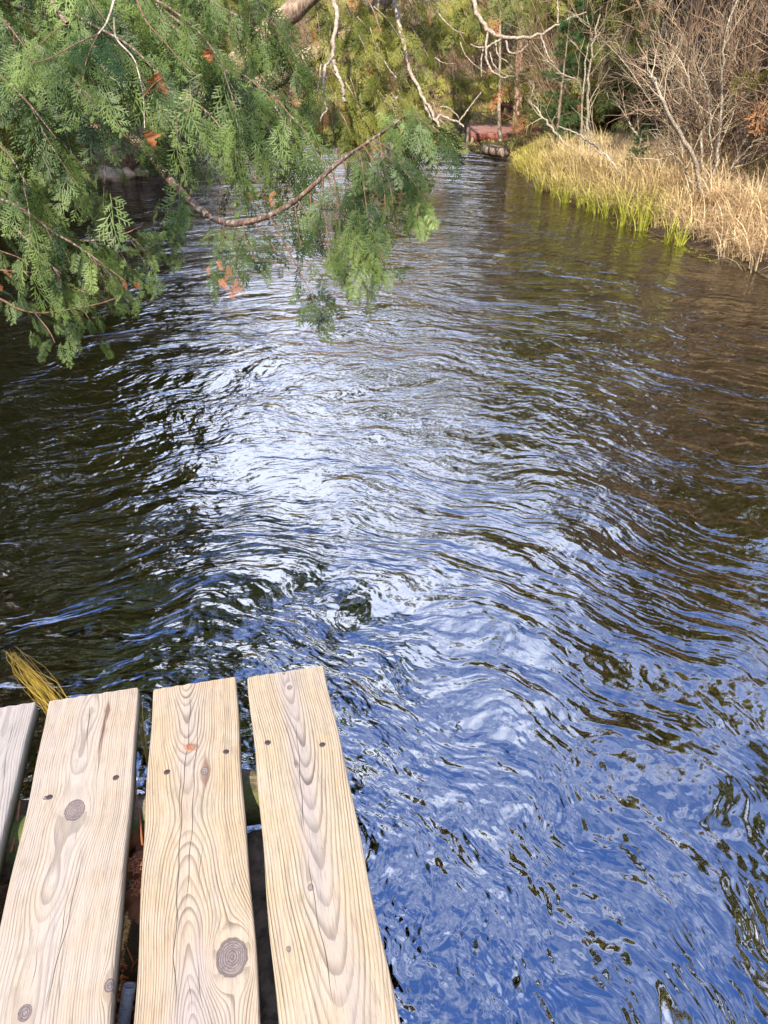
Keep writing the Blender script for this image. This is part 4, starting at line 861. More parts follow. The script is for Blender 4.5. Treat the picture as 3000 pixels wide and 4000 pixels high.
# the low yellow green bough in front of it
curtain(t, (1770, 1990), (255, 300), (17.0, 18.0), 22, (40, 90), T=T_MID, sp=(0.25, 0.42)); curtain(t, (1990, 2120), (120, 230), (17.0, 18.5), 26, (60, 130), T=T_MID, sp=(0.25, 0.42))
curtain(t, (2060, 2240), (60, 210), (16.5, 18.0), 22, (60, 140), T=T_MID, sp=(0.25, 0.42)); curtain(t, (1740, 1850), (320, 440), (18.0, 19.5), 10, (40, 90), sp=(0.22, 0.36))
t, Q = trunk_tree('cedar_tree', extend([(2067, 518, 18.6), (2069, 430, 18.6), (2072, 330, 18.6), (2076, 200, 18.6)], 10, 18.6), 0.09, 0.04, 'bark_grey', 'dark straight cedar trunk right beside the stout pine'); crown_on(t, Q, 3.0, 36, 1.4, 'bark_grey', 'cedar_far')
t, Q = trunk_tree('bare_tree', extend([(1957, 530, 18.2), (1949, 450, 18.2), (1951, 370, 18.2), (1953, 220, 18.2)], 6, 18.2), 0.045, 0.02, 'bark_dead', 'slim pale trunk standing in front of the red deck'); crown_on(t, Q, 3.2, 14, 1.0, 'twig_grey')
t, Q = trunk_tree('bare_tree', extend([(1992, 470, 21.5), (1993, 380, 21.5), (1998, 250, 21.5)], 8, 21.5), 0.09, 0.04, 'bark_grey', 'grey trunk behind the bench on the deck'); crown_on(t, Q, 3.4, 16, 1.2, 'twig_grey')
t, Q = trunk_tree('bare_tree', extend([(2137, 400, 20.5), (2136, 330, 20.5), (2140, 220, 20.5)], 10, 20.5), 0.06, 0.03, 'bark_dead', 'left one of two thin pale trunks behind the young pine'); crown_on(t, Q, 3.4, 16, 1.2, 'twig_grey')
t, Q = trunk_tree('bare_tree', extend([(2152, 395, 20.0), (2160, 330, 20.0), (2172, 220, 20.0)], 18, 20), 0.05, 0.025, 'bark_tan', 'right one of two thin pale trunks, leaning slightly, behind the young pine'); crown_on(t, Q, 3.4, 16, 1.2, 'twig_brown')
t, Q = trunk_tree('bare_tree', extend([(2672, 420, 12.6), (2692, 300, 12.6), (2712, 150, 12.6), (2736, 0, 12.6)], 90, 12.6), 0.085, 0.045, 'bark_tan', 'smooth tan trunk rising straight through the thicket'); crown_on(t, Q, 3.4, 26, 1.8, 'twig_brown')
t, Q = trunk_tree('bare_tree', extend([(2575, 400, 15.5), (2600, 290, 15.5), (2634, 130, 15.5)], 130, 15.5), 0.09, 0.045, 'bark_tan', 'tan trunk leaning right, further back than the straight one'); crown_on(t, Q, 3.6, 22, 1.6, 'twig_brown')
t, Q = trunk_tree('cedar_tree', extend([(2900, 640, 9.6), (2925, 450, 9.6), (2960, 270, 9.6), (2985, 120, 9.6)], 100, 9.6), 0.135, 0.08, 'bark_cedar', 'broad trunk with stringy bark at the right edge'); crown_on(t, Q, 4.2, 16, 1.4, 'bark_cedar', 'cedar_far')
t, Q = trunk_tree('cedar_tree', extend([(2985, 660, 9.2), (3010, 450, 9.2), (3045, 200, 9.2)], 100, 9.2), 0.12, 0.07, 'bark_cedar', 'second stringy trunk half cut off by the right edge'); crown_on(t, Q, 4.2, 14, 1.4, 'bark_cedar', 'cedar_far')
t, Q = trunk_tree('cedar_tree', extend([(2995, 330, 13.5), (3010, 200, 13.5), (3030, 50, 13.5)], 60, 13.5), 0.12, 0.07, 'bark_grey', 'trunk far back at the upper right corner'); crown_on(t, Q, 3.4, 20, 1.5, 'bark_grey', 'cedar_far')

def stems(name, label, cat, lines, bark='stem_lichen', twigs=6, tl=(0.25, 0.7)):
    """a stem or clump: every line is (points as px,py,distance from the foot, radius at foot, radius at tip)"""
    f = lines[0][0][0]; s = f[2] / (CP + (2000 - f[1]) / F * SP); p = dp(f[0], f[1], s); base = np.array([p[0], p[1], gz(p[0], p[1])])
    t = thing(name, base, label, cat); tw = MB()
    for pts, r0, r1 in lines:
        P = trace([(a, b, yd / (CP + (2000 - b) / F * SP)) for a, b, yd in pts]); P[0][2] = min(P[0][2], gz(P[0][0], P[0][1]) - 0.03)
        Q = spline(P, 24); Q[2:-1] += rng.normal(size=Q[2:-1].shape) * 0.008; mb = MB(); tubes(mb, Q, np.linspace(r0, r1, 24), 7, rnd=np.array([rng.random()])); mb.build('stem', M[bark], t)
        i, tt, p, d = children(Q[None], twigs, 0.2, 0.98, 0.4, 0.8, 0.3); G = grow(p, d, rng.uniform(tl[0], tl[1], twigs), 6, 0.12, (0, 0, 0.2)); tubes(tw, G, np.linspace(0.007, 0.002, 7)[None].repeat(twigs, 0), 4, rnd=rng.random(twigs))
        i, tt, p, d = children(G, 4, 0.2, 0.95, 0.4, 0.9); H_ = grow(p, d, rng.uniform(0.12, 0.4, len(p)), 4, 0.13); tubes(tw, H_, np.linspace(0.004, 0.0013, 5)[None].repeat(len(p), 0), 3, rnd=rng.random(len(p)))
    tw.build('twigs', M['twig_grey'], t); return t
stems('alder_clump', 'alder clump with several lichen-speckled stems rising from the straw grass', 'shrub', [
    ([(2752, 800, 9.0), (2720, 650, 8.9), (2660, 520, 8.8), (2600, 430, 8.7), (2560, 320, 8.7), (2532, 275, 8.7)], 0.030, 0.012), ([(2760, 800, 9.0), (2745, 640, 9.1), (2735, 500, 9.2), (2700, 380, 9.2), (2690, 250, 9.2)], 0.018, 0.006),
    ([(2768, 800, 9.0), (2800, 640, 9.1), (2815, 480, 9.2), (2822, 330, 9.2), (2830, 150, 9.2), (2880, 0, 9.2)], 0.022, 0.008), ([(2772, 800, 9.0), (2840, 680, 8.9), (2905, 600, 8.8), (2960, 540, 8.7)], 0.016, 0.006),
    ([(2756, 800, 9.0), (2705, 720, 9.0), (2660, 640, 9.1), (2600, 590, 9.1)], 0.013, 0.005), ([(2764, 800, 9.0), (2780, 600, 9.0), (2770, 420, 9.0), (2740, 260, 9.0)], 0.014, 0.005)])
stems('leaning_sapling', 'dead lichen-covered sapling slanting left from the thicket over the young pine', 'tree', [([(2310, 640, 12.6), (2200, 550, 12.8), (2145, 490, 13.0), (2100, 430, 13.2), (2070, 395, 13.3)], 0.024, 0.009)], twigs=5)
stems('leaning_sapling', 'dead grey sapling lying low and long across the front of the thicket', 'tree', [([(2450, 700, 10.6), (2370, 610, 10.8), (2280, 540, 11.2), (2185, 495, 11.8)], 0.024, 0.010)], twigs=5)
stems('pale_sapling', 'upright white-speckled sapling with a forked top left of the thicket', 'tree', [([(2310, 560, 12.8), (2297, 420, 12.8), (2300, 300, 12.8), (2318, 170, 12.8), (2345, 55, 12.8)], 0.024, 0.012), ([(2298, 330, 12.8), (2290, 220, 12.8), (2312, 140, 12.8), (2290, 60, 12.8)], 0.015, 0.006),
    ([(2297, 440, 12.8), (2270, 360, 12.7), (2235, 305, 12.6), (2170, 285, 12.6)], 0.016, 0.007)], twigs=5)
stems('leaning_sapling', 'short speckled stem slanting left in the middle of the thicket', 'tree', [([(2530, 600, 10.8), (2500, 545, 10.8), (2470, 500, 10.8), (2440, 450, 10.8)], 0.018, 0.010)], twigs=4)
stems('leaning_sapling', 'bleached sapling crossing in front of the tan trunk at the top', 'tree', [([(2470, 470, 13.4), (2545, 320, 12.2), (2600, 90, 12.0), (2690, 20, 12.0), (2740, -40, 12.0)], 0.022, 0.014)], 'bark_dead', twigs=5)

# ------------------------------------------------------------------ red deck, bench and post
def board_box(mb, c0, ex, ey, ez):
    """box from corner c0 with edge vectors"""
    c0 = np.array(c0, float); ex, ey, ez = map(np.array, (ex, ey, ez)); V = []
    for k in (0, 1):
        for a, b in ((0, 0), (1, 0), (1, 1), (0, 1)): V.append(c0 + ex * a + ey * b + ez * k)
    mb.add(V, [(3, 2, 1, 0), (4, 5, 6, 7), (0, 1, 5, 4), (1, 2, 6, 5), (2, 3, 7, 6), (3, 0, 4, 7)])
DT = 0.24
A = at(1856, 521, DT); Bk = at(1828, 487, DT); ey = Bk - A; Ly = np.linalg.norm(ey); ey = ey / Ly; ex = np.array([ey[1], -ey[0], 0.0]); Lx = 1.65
Wd = 3.2
deck = thing('red_deck', A * [1, 1, 0], 'low deck of reddish stained boards standing at the water where the river bends', 'deck')
mb = MB(); nb = 16; bw = Ly / nb
for i in range(nb): board_box(mb, A + ey * (bw * i) + [0, 0, -0.03], ex * Wd, ey * (bw - 0.008), [0, 0, 0.03])
mb.build('deck_boards', M['red'], deck, smooth=False)
mb = MB(); board_box(mb, A - ey * 0.032 + [0, 0, -0.20], ex * Wd, ey * 0.03, [0, 0, 0.195]); board_box(mb, A - ex * 0.034 - ey * 0.032 + [0, 0, -0.20], ex * 0.03, ey * (Ly + 0.03), [0, 0, 0.195]); mb.build('skirt', M['red_dark'], deck, smooth=False)
for fx, fy, h in ((-0.06, -0.085, -0.03), (-0.10, 0.9, 0.05), (-0.10, 1.9, 0.04), (1.3, -0.085, -0.04)):
    mb = MB(); q = A + ex * fx + ey * fy; Pp = np.array([[q[0], q[1], -0.55], [q[0], q[1], DT + h - 0.02], [q[0], q[1], DT + h], [q[0], q[1], DT + h + 0.004]]); tubes(mb, Pp, np.array([0.034, 0.034, 0.03, 0.002]), 10); mb.build('post', M['post'], deck)
bpos = at(2000, 492, DT); bpos = bpos + [0, 0, 0.004]
bench = thing('bench', bpos, 'dark red high-backed bench on the deck beside the pine', 'bench')
bx, by = ex, ey; Z = np.array([0, 0, 1.0])
def bbox(name, o0, a, b, c, mat='red_dark', par=bench):
    mb = MB(); board_box(mb, bpos + bx * o0[0] + by * o0[1] + Z * o0[2], bx * a, by * b, Z * c); return mb.build(name, M[mat], par, smooth=False)
for o0 in ((-0.30, 0.0, 0), (-0.30, 0.42, 0), (0.42, 0.0, 0)): bbox('leg', o0, 0.07, 0.07, 0.40)
bbox('leg', (0.42, 0.42, 0), 0.07, 0.07, 1.05)
mb = MB()
for i in range(4): board_box(mb, bpos + bx * -0.32 + by * (0.0 + 0.125 * i) + Z * 0.402, bx * 0.84, by * 0.115, Z * 0.035)
mb.build('seat', M['red_dark'], bench, smooth=False)
mb = MB()
for z_ in (0.52, 0.68, 0.90): board_box(mb, bpos + bx * 0.385 + by * -0.04 + Z * z_, bx * 0.03, by * 0.62, Z * 0.12)
mb.build('backrest', M['red_dark'], bench, smooth=False)
bbox('leg', (0.42, -0.04, 0.402), 0.05, 0.06, 0.66)
bbox('side_panel', (-0.315, -0.004, 0.12), 0.72, 0.02, 0.14)
deck2 = thing('boardwalk', at(2120, 500, 0.4) * [1, 1, 0], 'dark boardwalk strip running right behind the trunks from the deck', 'boardwalk')
q = A + ex * (Wd + 0.02) + ey * 0.9; mb = MB()
for i in range(16): board_box(mb, q + ex * (0.15 * i) + [0, 0, 0.28], ex * 0.14, ey * 1.1, [0, 0, 0.03])
mb.build('boards', M['red_dark'], deck2, smooth=False); mb = MB(); board_box(mb, q - ey * 0.03 + [0, 0, -0.2], ex * 2.4, ey * 0.028, [0, 0, 0.47]); mb.build('skirt', M['red_dark'], deck2, smooth=False)

# log at the water's edge
p0 = at(1895, 584, 0.12); p1 = at(1976, 598, 0.11); mb = MB(); log_tube(mb, p0, p1, 0.10, 14, 16, 0.03)
tag(mb.build('log', M['bark_grey']), 'cut grey log lying at the edge of the grassy point', 'log')

# white shed glimpsed through the brush
sb = gpt(2585, 430, 16.5); shed = thing('white_shed', sb, 'small white shed glimpsed through the twigs of the thicket', 'shed')
def sbox(name, x, y, z, a, b, c, mat, par=shed): mb = MB(); board_box(mb, sb + [x, y, z], [a, 0, 0], [0, b, 0], [0, 0, c]); return child_base(mb.build(name, M[mat], par, smooth=False), shed)
sbox('wall', -0.45, 0, -0.2, 0.9, 1.2, 1.3, 'white'); w_ = sbox('window', -0.17, -0.03, 0.30, 0.20, 0.03, 0.42, 'glass'); sbox('frame', -0.20, -0.022, 0.26, 0.26, 0.02, 0.036, 'white', w_)
mb = MB(); mb.add([sb + v for v in ([-0.525, -0.083, 1.08], [0.575, -0.083, 1.08], [0.575, 1.293, 1.08], [-0.525, 1.293, 1.08], [0.025, -0.083, 1.449], [0.025, 1.293, 1.449])], [(0, 4, 5, 3), (4, 1, 2, 5), (0, 3, 2, 1)]); mb.add([sb + v for v in ([-0.525, -0.083, 1.08], [0.575, -0.083, 1.08], [0.025, -0.083, 1.449])], [(0, 1, 2)]); mb.add([sb + v for v in ([-0.525, 1.293, 1.08], [0.025, 1.293, 1.449], [0.575, 1.293, 1.08])], [(0, 1, 2)])
mb.build('roof', M['roof'], shed, smooth=False)

# rocks along the left shore
def rock(px, py, size, lab):
    p = at(px, py, 0.02); mb = MB(); n, k = 9, 12; V = []
    th = np.linspace(0.02, math.pi - 0.02, n); ph = np.arange(k) * 2 * math.pi / k; g = np.random.default_rng(int(px + py)); off = g.uniform(0, 9, 6)
    for a in th:
        for b in ph:
            d = np.array([math.sin(a) * math.cos(b), math.sin(a) * math.sin(b), math.cos(a)])
            r = 1 + 0.16 * math.sin(3 * d[0] * 2 + off[0]) + 0.13 * math.sin(4 * d[1] + off[1] + 3 * d[2]) + 0.08 * math.sin(7 * d[0] + 5 * d[2] + off[2])
            V.append(p + d * r * np.array(size) + [0, 0, size[2] * 0.35])
    f = [(i * k + j, (i + 1) * k + j, (i + 1) * k + (j + 1) % k, i * k + (j + 1) % k) for i in range(n - 1) for j in range(k)]
    mb.add(V, f); tag(mb.build('rock', M['rock']), lab, 'rock', None)
for px, py, s_, lab in [(170, 700, (0.22, 0.2, 0.13), 'tan rock furthest left on the shaded shore under the boughs'), (255, 722, (0.26, 0.22, 0.16), 'large tan rock on the left shore below the nearest cedar foliage'), (345, 712, (0.16, 0.16, 0.09), 'small flat rock beside the large tan one on the left shore'),
                        (420, 702, (0.24, 0.2, 0.14), 'pale rounded rock in the middle of the row on the left shore'), (490, 692, (0.18, 0.16, 0.11), 'pinkish rock second from the right in the left shore row'), (545, 684, (0.14, 0.13, 0.08), 'smallest rock at the right end of the left shore row')]:
    rock(px, py, s_, lab)

# ------------------------------------------------------------------ grass
def blades(mb, P, H, lean, wid, g, rnd, droop=0.8, n=5):
    """curved blades: P (B,3), lean (B,3) horizontal"""
    B = len(P); t = np.linspace(0, 1, n + 1)
    C = P[:, None] + np.stack([lean[:, None, 0] * t ** 1.8 * H[:, None], lean[:, None, 1] * t ** 1.8 * H[:, None], H[:, None] * (t - droop * np.linalg.norm(lean, axis=1)[:, None] * 0.55 * t ** 2.6)], -1)
    sd = np.stack([-lean[:, 1], lean[:, 0], 0 * lean[:, 0]], 1) + rng.normal(size=(B, 3)) * [0.3, 0.3, 0]; sd = nrm(sd)
    w = wid[:, None] * np.array([1, 1, 0.9, 0.7, 0.45, 0.05][:n + 1])[None]
    V = np.stack([C - sd[:, None] * w[..., None], C + sd[:, None] * w[..., None]], 2).reshape(B, -1, 3); m = 2 * (n + 1)
    i = np.arange(n) * 2; f = np.stack([i, i + 1, i + 3, i + 2], 1)[None] + (np.arange(B) * m)[:, None, None]
    mb.add(V.reshape(-1, 3), f.reshape(-1, 4), g=np.repeat(g, m), rnd=np.repeat(rnd, m), h=np.tile(np.repeat(t, 2), B))
seg = RIV[3:24]                                               # right shoreline from the right edge to the grassy point
def toriver(P):
    e = 0.05; gx_ = sdist(P + [e, 0]) - sdist(P - [e, 0]); gy_ = sdist(P + [0, e]) - sdist(P - [0, e]); return -nrm(np.stack([gx_, gy_], 1))
mb = MB(); T0 = []
cand = np.column_stack([rng.uniform(1.6, 7.5, 9000), rng.uniform(4.0, 18.2, 9000)]); d = sdist(cand); keep = (d > 0.03 + 0.14 * ((cand[:, 1] > 7.8) & (cand[:, 1] < 13.5)) * rng.random(len(cand))) & (d < 2.4) & (rng.random(9000) < np.where(d < 1.4, 1, 0.5)); cand = cand[keep]; d = d[keep]
tall = np.exp(-(((cand[:, 0] - 3.9) / 0.5) ** 2 + ((cand[:, 1] - 9.9) / 0.8) ** 2))
far_ = sst(cand[:, 1], 12.5, 15.5)
for j in range(len(cand)):
    if cand[j, 1] > 15.0 and cand[j, 0] < 2.9 + 0.4 * math.sin(cand[j, 1] * 5): continue
    if cand[j, 1] > 17 and cand[j, 0] < 4.2: continue
    nb_ = int(rng.integers(12, 22)); c = cand[j]; a = rng.uniform(0, 6.28, nb_); r_ = 0.10 * np.sqrt(rng.random(nb_)); Pq = np.column_stack([c[0] + r_ * np.cos(a), c[1] + r_ * np.sin(a)])
    T0.append((Pq, np.full(nb_, d[j]), np.full(nb_, tall[j]), np.full(nb_, far_[j]), a, np.full(nb_, rng.random())))
Pq = np.concatenate([q[0] for q in T0]); dd = np.concatenate([q[1] for q in T0]); tl_ = np.concatenate([q[2] for q in T0]); ff = np.concatenate([q[3] for q in T0]); aa = np.concatenate([q[4] for q in T0]); cr_ = np.concatenate([q[5] for q in T0])
B = len(Pq); tr_ = toriver(Pq); z = ground_z(Pq)
cl_ = 0.55 + 0.9 * cr_
H = 0.70 * cl_ * (0.40 + 0.12 * rng.random(B)) * (1 - 0.5 * ff) * rng.uniform(0.55, 1.2, B) * (1 + 0.7 * tl_) * np.where(Pq[:, 1] > 16, 0.5, 1)
lean = np.column_stack([np.cos(aa), np.sin(aa)]) * rng.uniform(0.2, 0.9, B)[:, None] + tr_ * (0.5 * np.exp(-dd / 0.7) * sst(dd, 0.0, 0.25) + 0.12)[:, None] + rng.normal(size=(B, 2)) * 0.15
lean *= (1 - 0.45 * tl_)[:, None]
green = np.clip(sst(Pq[:, 1], 10.5, 16.5) * 0.5 + 0.85 * np.exp(-dd / 0.30) * sst(Pq[:, 1], 8.2, 10.0) + 0.25 * (cr_ - 0.5) + 0.12 * rng.normal(size=B), 0, 1)
blades(mb, np.column_stack([Pq, z - 0.02]), H, lean, rng.uniform(0.003, 0.006, B), green, np.clip(cr_ * 0.5 + rng.random(B) * 0.6, 0, 1), 0.9)
tag(mb.build('sedge_grass', M['grass'], smooth=False), 'long straw-coloured grass hanging over the right bank', 'grass', kind='stuff')
print('BLADES', B)
# short turf on the grassy point and the far banks
mb = MB(); cand = np.concatenate([np.column_stack([rng.uniform(1.4, 5.5, 16000), rng.uniform(15.2, 23, 16000)]), np.column_stack([rng.uniform(-7, 6, 12000), rng.uniform(22, 36, 12000)]), np.column_stack([rng.uniform(-9, -3.5, 6000), rng.uniform(10, 24, 6000)])])
d = sdist(cand); cand = cand[(d > 0.02) & (d < 3)]; B = len(cand); a = rng.uniform(0, 6.28, B)
blades(mb, np.column_stack([cand, ground_z(cand) - 0.01]), rng.uniform(0.04, 0.12, B) * (1 - 0.55 * np.exp(-((cand[:, 0] - 2.4) ** 2 + (cand[:, 1] - 17.6) ** 2) / 2)), np.column_stack([np.cos(a), np.sin(a)]) * 0.5, rng.uniform(0.004, 0.007, B), np.clip(0.7 + 0.3 * rng.normal(size=B), 0, 1), rng.random(B), 0.6, 4)
tag(mb.build('turf', M['grass'], smooth=False), 'short yellowish turf on the grassy point and far banks', 'grass', kind='stuff')
# bright green reed clumps in the shallows
for (px, py, h) in [(2170, 772, 0.28), (2208, 792, 0.30), (2300, 825, 0.33), (2340, 838, 0.36), (2375, 850, 0.34), (2435, 880, 0.42), (2470, 878, 0.36), (2505, 902, 0.44), (2535, 893, 0.40), (2565, 900, 0.38), (2612, 945, 0.36), (2652, 958, 0.30), (2110, 750, 0.26), (2270, 810, 0.28)]:
    p = at(px, py, 0.0); t = thing('reed_clump', p, 'bright yellow-green reed clump standing in the shallows at the right bank', 'reeds', 'green reeds along the right waterline'); nb_ = int(26); mb = MB()
    a = rng.uniform(0, 6.28, nb_); r_ = 0.05 * np.sqrt(rng.random(nb_)); Pq = np.column_stack([p[0] + r_ * np.cos(a) * 1.4, p[1] + r_ * np.sin(a), np.full(nb_, -0.06)])
    blades(mb, Pq, (h * 1.35 + 0.06) * rng.uniform(0.5, 1.1, nb_), np.column_stack([np.cos(a), np.sin(a)]) * rng.uniform(0.05, 0.6, nb_)[:, None] + rng.normal(size=(nb_, 2)) * 0.15, rng.uniform(0.004, 0.007, nb_), np.ones(nb_), rng.random(nb_), 0.9)
    mb.build('leaves', M['reed'], t, smooth=False)
# floating green scum by the reeds
mb = MB(); q = [at(rng.normal(2430, 90), 0, 0)[:2] * 0 + at(*(lambda x: (x, 868 + (x - 2400) * 0.36 + rng.normal() * 7 + 8))(rng.uniform(2330, 2800)), 0.004)[:2] for _ in range(170)]; q = np.array(q); B = len(q)
k = 6; a = np.arange(k) * 2 * math.pi / k; rr_ = rng.uniform(0.004, 0.012, B); V = np.stack([q[:, None, 0] + rr_[:, None] * np.cos(a), q[:, None, 1] + rr_[:, None] * np.sin(a), np.full((B, k), 0.005)], -1)
mb.add(V.reshape(-1, 3), (np.arange(B) * k)[:, None] + np.arange(k)[None], rnd=np.repeat(rng.random(B), k), g=np.ones(B * k), h=np.zeros(B * k))
tag(mb.build('duckweed', M['reed'], smooth=False), 'small floating green leaves along the right waterline', 'water plants', kind='stuff')
# yellow grass clump streaming in the water beside the dock
p = at(245, 2800, 0.04); tip = at(35, 2540, 0.03); t = thing('water_grass', p, 'tuft of yellow grass trailing in the water at the end of the dock', 'water grass'); n_ = 70; mb = MB()
u_ = rng.normal(size=(n_, 1)); end = tip + (p - tip) * np.abs(rng.normal(size=(n_, 1))) * 0.3 + rng.normal(size=(n_, 3)) * [0.012, 0.012, 0.002]; side_ = np.array([0.8, 0.45, 0]); mid = (p * 0.45 + end * 0.55) + side_ * u_ * 0.044 + [0, 0, 0.03]
st = p + rng.normal(size=(n_, 3)) * [0.02, 0.02, 0.005]; tt = np.linspace(0, 1, 9)[None, :, None]
PP_ = (1 - tt) ** 2 * st[:, None] + 2 * tt * (1 - tt) * mid[:, None] + tt ** 2 * end[:, None] + rng.normal(size=(n_, 9, 3)) * 0.0015; PP_[..., 2] = np.maximum(PP_[..., 2], 0.006)
tubes(mb, PP_, np.linspace(0.0013, 0.0006, 9)[None].repeat(n_, 0), 3, rnd=rng.random(n_)); mb.build('leaves', M['weed'], t)
# thin green grass between the planks, needles and cedar twigs
for (a_, b_, c_, lab) in [((545, 2790, 0.10), (575, 2900, 0.20), (590, 3010, 0.30), 'few thin yellow-green grass blades growing up between the second and third planks')]:
    t = thing('grass_tuft', at(590, 3010, 0.2), lab, 'grass tuft'); mb = MB(); n_ = 9
    e0 = at(588, 3040, 0.28); e1_ = np.array([at(548 + rng.normal() * 14, 2800 + rng.normal() * 40, 0.18) for _ in range(n_)]); tt = np.linspace(0, 1, 8)[None, :, None]
    Pp = e0 * (1 - tt) + e1_[:, None] * tt; Pp[..., 2] += 0.05 * np.sin(tt[..., 0] * math.pi); tubes(mb, Pp, np.linspace(0.0016, 0.0006, 8)[None].repeat(n_, 0), 3, rnd=rng.random(n_)); mb.build('leaves', M['weed'], t)
def twig_thing(pts, z, lab):
    P = spline(np.array([at(a, b, z) for a, b in pts]), 14); mb = MB(); tubes(mb, P, np.linspace(0.0030, 0.0022, 14) * (1 + 0.2 * np.sin(np.arange(14) * 2.2)), 6, rnd=np.array([0.8])); tag(mb.build('cedar_twig', M['cedar_dead']), lab, 'twig')
twig_thing([(528, 3000), (530, 3090), (545, 3180), (556, 3300)], 0.405, 'rust-coloured cedar twig lying on the log between the second and third planks')
twig_thing([(76, 3130), (68, 3200), (58, 3270), (42, 3330)], 0.405, 'rust-coloured cedar twig in the gap left of the knotty plank')
def sprig(px, py, z, ang, size, lab, N=(0, 0, 1.0)):
    mb = MB(); d = U * math.cos(ang) + Vv * math.sin(ang); sprays(mb, [spray_template(91, 11, 4, 0, 0.03)], at(px, py, z)[None], d[None], np.array([N]), np.array([size]), np.array([0.7]), 1.1)
    tag(mb.build('cedar_sprig', M['cedar_dead'], smooth=False), lab, 'cedar sprig')
sprig(715, 2915, DZ + 0.012, 1.7, 0.030, 'tiny orange cedar sprig lying on top of the yellow wavy-grained plank')
sprig(512, 3500, 0.395, 0.5, 0.055, 'orange cedar sprig among the brown leaves between two planks')
sprig(520, 3420, 0.40, -0.1, 0.05, 'upper orange cedar sprig standing in the gap above the leaves')
# moss and needles under the dock
mb = MB(); B = 2600; q = np.column_stack([rng.uniform(e1 - 0.1, l4 + 0.04, B), rng.uniform(-0.1, yb - 0.15, B)]); Pm = q[:, :1] * Vv[None] + q[:, 1:] * U[None]; a = rng.uniform(0, 6.28, B); zz = np.maximum(ground_z(Pm), 0.02)
blades(mb, np.column_stack([Pm[:, :2], zz]), rng.uniform(0.02, 0.07, B), np.column_stack([np.cos(a), np.sin(a)]) * 0.7, rng.uniform(0.0015, 0.003, B), rng.random(B), rng.random(B) * 0.4, 0.5, 3)
tag(mb.build('moss_litter', M['cedar_dead'], smooth=False), 'rusty needle litter on the ground under the dock', 'litter', kind='stuff')

# ------------------------------------------------------------------ far-off wood closing the view behind everything
mb = MB(); lf = MB(); B = 1500; ang = rng.uniform(-1.15, 1.05, B); dist = rng.uniform(27, 60, B); P0 = np.column_stack([np.sin(ang) * dist, np.cos(ang) * dist])
dd = sdist(P0); P0 = P0[dd > 3.0]; B = len(P0); z0 = ground_z(P0)
G = grow(np.column_stack([P0, z0 - 0.1]), np.tile([0, 0, 1.0], (B, 1)) + rng.normal(size=(B, 3)) * 0.12, rng.uniform(2.5, 7.5, B), 9, 0.07, (0, 0, 0.3)); tubes(mb, G, np.linspace(1, 0.2, 10)[None] * rng.uniform(0.02, 0.09, (B, 1)), 5, rnd=rng.random(B))
i, t_, p, d = children(G, 10, 0.08, 0.98, 0.4, 1.0, 0.2); H1 = grow(p, d, rng.uniform(0.4, 1.5, len(p)), 5, 0.14, (0, 0, 0.1)); tubes(mb, H1, np.linspace(0.016, 0.005, 6)[None].repeat(len(p), 0), 3, rnd=rng.random(len(p)))
i, t_, p, d = children(H1, 3, 0.2, 0.98, 0.4, 1.0, 0.1); H2 = grow(p, d, rng.uniform(0.3, 0.8, len(p)), 3, 0.15); tubes(mb, H2, np.linspace(0.008, 0.003, 4)[None].repeat(len(p), 0), 3, rnd=rng.random(len(p)))
tag(mb.build('distant_woods', M['twig_brown']), 'mass of bare brown trees closing the view behind the river', 'woods', kind='stuff')
B = 16000; ang = rng.uniform(-1.1, 1.05, B); dist = rng.uniform(29, 60, B); P0 = np.column_stack([np.sin(ang) * dist, np.cos(ang) * dist]); k_ = (sdist(P0) > 3) & (np.sin(P0[:, 0] * 0.55 + 2) + np.sin(P0[:, 1] * 0.4 + P0[:, 0] * 0.2) > 0.1); P0 = P0[k_]; B = len(P0)
z0 = ground_z(P0) + rng.random(B) ** 1.3 * 7.0; sprays(lf, T_FAR, np.column_stack([P0, z0]), rng.normal(size=(B, 3)) * [1, 1, 0.3] + [0, 0, -0.5], np.array([0, -0.5, 0.8]) + rng.normal(size=(B, 3)) * 0.4, rng.uniform(0.5, 1.0, B), rng.random(B))
tag(lf.build('distant_evergreens', M['cedar_far'], smooth=False), 'mass of evergreen foliage among the far-off bare trees', 'woods', kind='stuff')

# ------------------------------------------------------------------ sky, sun, camera
SUN_EL, SUN_AZ = 45.0, 192.0                                  # compass style: 0 = +Y, clockwise
w = bpy.data.worlds.new('World'); S.world = w; w.use_nodes = True; nt = w.node_tree; nt.nodes.clear()
def wn(typ, **p):
    nd = nt.nodes.new(typ)
    for k, v in p.items(): setattr(nd, k, v)
    return nd
sky = wn('ShaderNodeTexSky', sky_type='NISHITA', sun_disc=False, sun_elevation=R(SUN_EL), sun_rotation=R(SUN_AZ), altitude=300, air_density=1.0, dust_density=0.6, ozone_density=4.0)
tc = wn('ShaderNodeTexCoord'); sp = wn('ShaderNodeSeparateXYZ'); nt.links.new(tc.outputs['Generated'], sp.inputs[0])
def wm(op, a, b=0.0):
    nd = wn('ShaderNodeMath', operation=op)
    for i, v in enumerate((a, b)):
        if isinstance(v, (int, float)): nd.inputs[i].default_value = v
        else: nt.links.new(v, nd.inputs[i])
    return nd.outputs[0]
zc = wm('ADD', wm('MAXIMUM', sp.outputs[2], 0.0), 0.16); cx = wm('DIVIDE', sp.outputs[0], zc); cy = wm('DIVIDE', sp.outputs[1], zc)
cv = wn('ShaderNodeCombineXYZ'); nt.links.new(cx, cv.inputs[0]); nt.links.new(cy, cv.inputs[1])
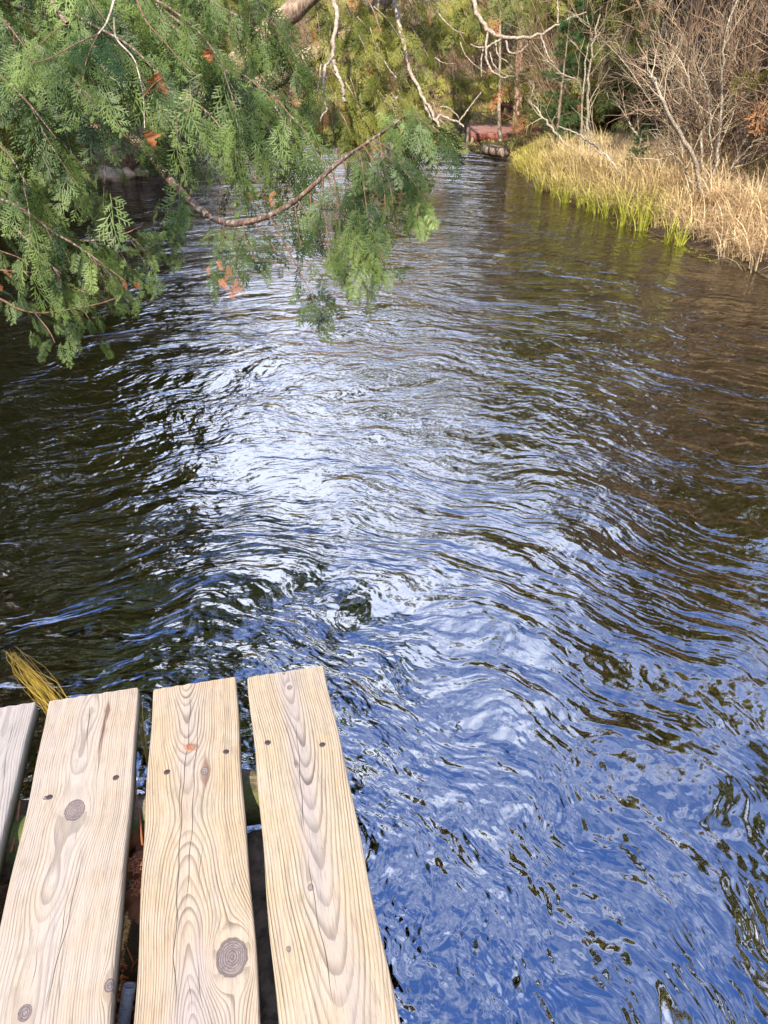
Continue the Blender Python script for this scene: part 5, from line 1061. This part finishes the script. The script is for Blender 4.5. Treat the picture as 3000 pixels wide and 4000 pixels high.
n1 = wn('ShaderNodeTexNoise'); n1.inputs['Scale'].default_value = 1.5; n1.inputs['Detail'].default_value = 3.5; n1.inputs['Roughness'].default_value = 0.6; n1.inputs['Distortion'].default_value = 0.4; nt.links.new(cv.outputs[0], n1.inputs['Vector'])
def ramp(x, lo, hi, a, b):
    nd = wn('ShaderNodeMapRange', interpolation_type='SMOOTHSTEP'); nt.links.new(x, nd.inputs[0])
    for i, v in enumerate((lo, hi, a, b)): nd.inputs[1 + i].default_value = v
    return nd.outputs[0]
bank = ramp(sp.outputs[2], 0.80, 0.34, 0.02, 0.36)           # the cloud bank stands low over the far woods, broken veils higher up
cl = ramp(wm('ADD', n1.outputs['Fac'], bank), 0.42, 0.80, 0.0, 1.0)
mx = wn('ShaderNodeMix', data_type='RGBA'); nt.links.new(cl, mx.inputs[0]); gn = wn('ShaderNodeMix', data_type='RGBA', blend_type='MULTIPLY'); gn.inputs[0].default_value = 1.0; nt.links.new(sky.outputs[0], gn.inputs[6]); gn.inputs[7].default_value = (1.05, 1.35, 2.05, 1)
nt.links.new(gn.outputs[2], mx.inputs[6]); mx.inputs[7].default_value = (10.2, 11.0, 13.2, 1)
bg = wn('ShaderNodeBackground'); nt.links.new(mx.outputs[2], bg.inputs[0]); bg.inputs[1].default_value = 0.125
wo = wn('ShaderNodeOutputWorld'); nt.links.new(bg.outputs[0], wo.inputs[0])
sl = bpy.data.lights.new('sun', 'SUN'); sl.energy = 5.0; sl.angle = R(0.6); sl.color = (1.0, 0.91, 0.76); so = bpy.data.objects.new('sun', sl); COL.objects.link(so)
from mathutils import Vector
sd = Vector((math.sin(R(SUN_AZ)) * math.cos(R(SUN_EL)), math.cos(R(SUN_AZ)) * math.cos(R(SUN_EL)), math.sin(R(SUN_EL))))
so.rotation_euler = sd.to_track_quat('Z', 'Y').to_euler(); so.location = sd * 60

cam = bpy.data.cameras.new('camera'); cam.sensor_fit = 'VERTICAL'; cam.sensor_height = 24.0; cam.lens = 24.0 * F / 4000; cam.clip_start = 0.05; cam.clip_end = 600
co = bpy.data.objects.new('camera', cam); COL.objects.link(co); co.location = CAM; co.rotation_euler = (math.pi / 2 - PITCH, 0, 0); S.camera = co

for o in list(bpy.data.objects):
    if '_base' in o: del o['_base']
S.view_settings.view_transform = 'Standard'; S.view_settings.look = 'None'; S.view_settings.exposure = 1.18; S.view_settings.gamma = 1.0
S.render.engine = 'CYCLES'; S.cycles.use_denoising = True; S.cycles.max_bounces = 10; S.cycles.transparent_max_bounces = 16; S.cycles.caustics_reflective = False; S.cycles.caustics_refractive = False
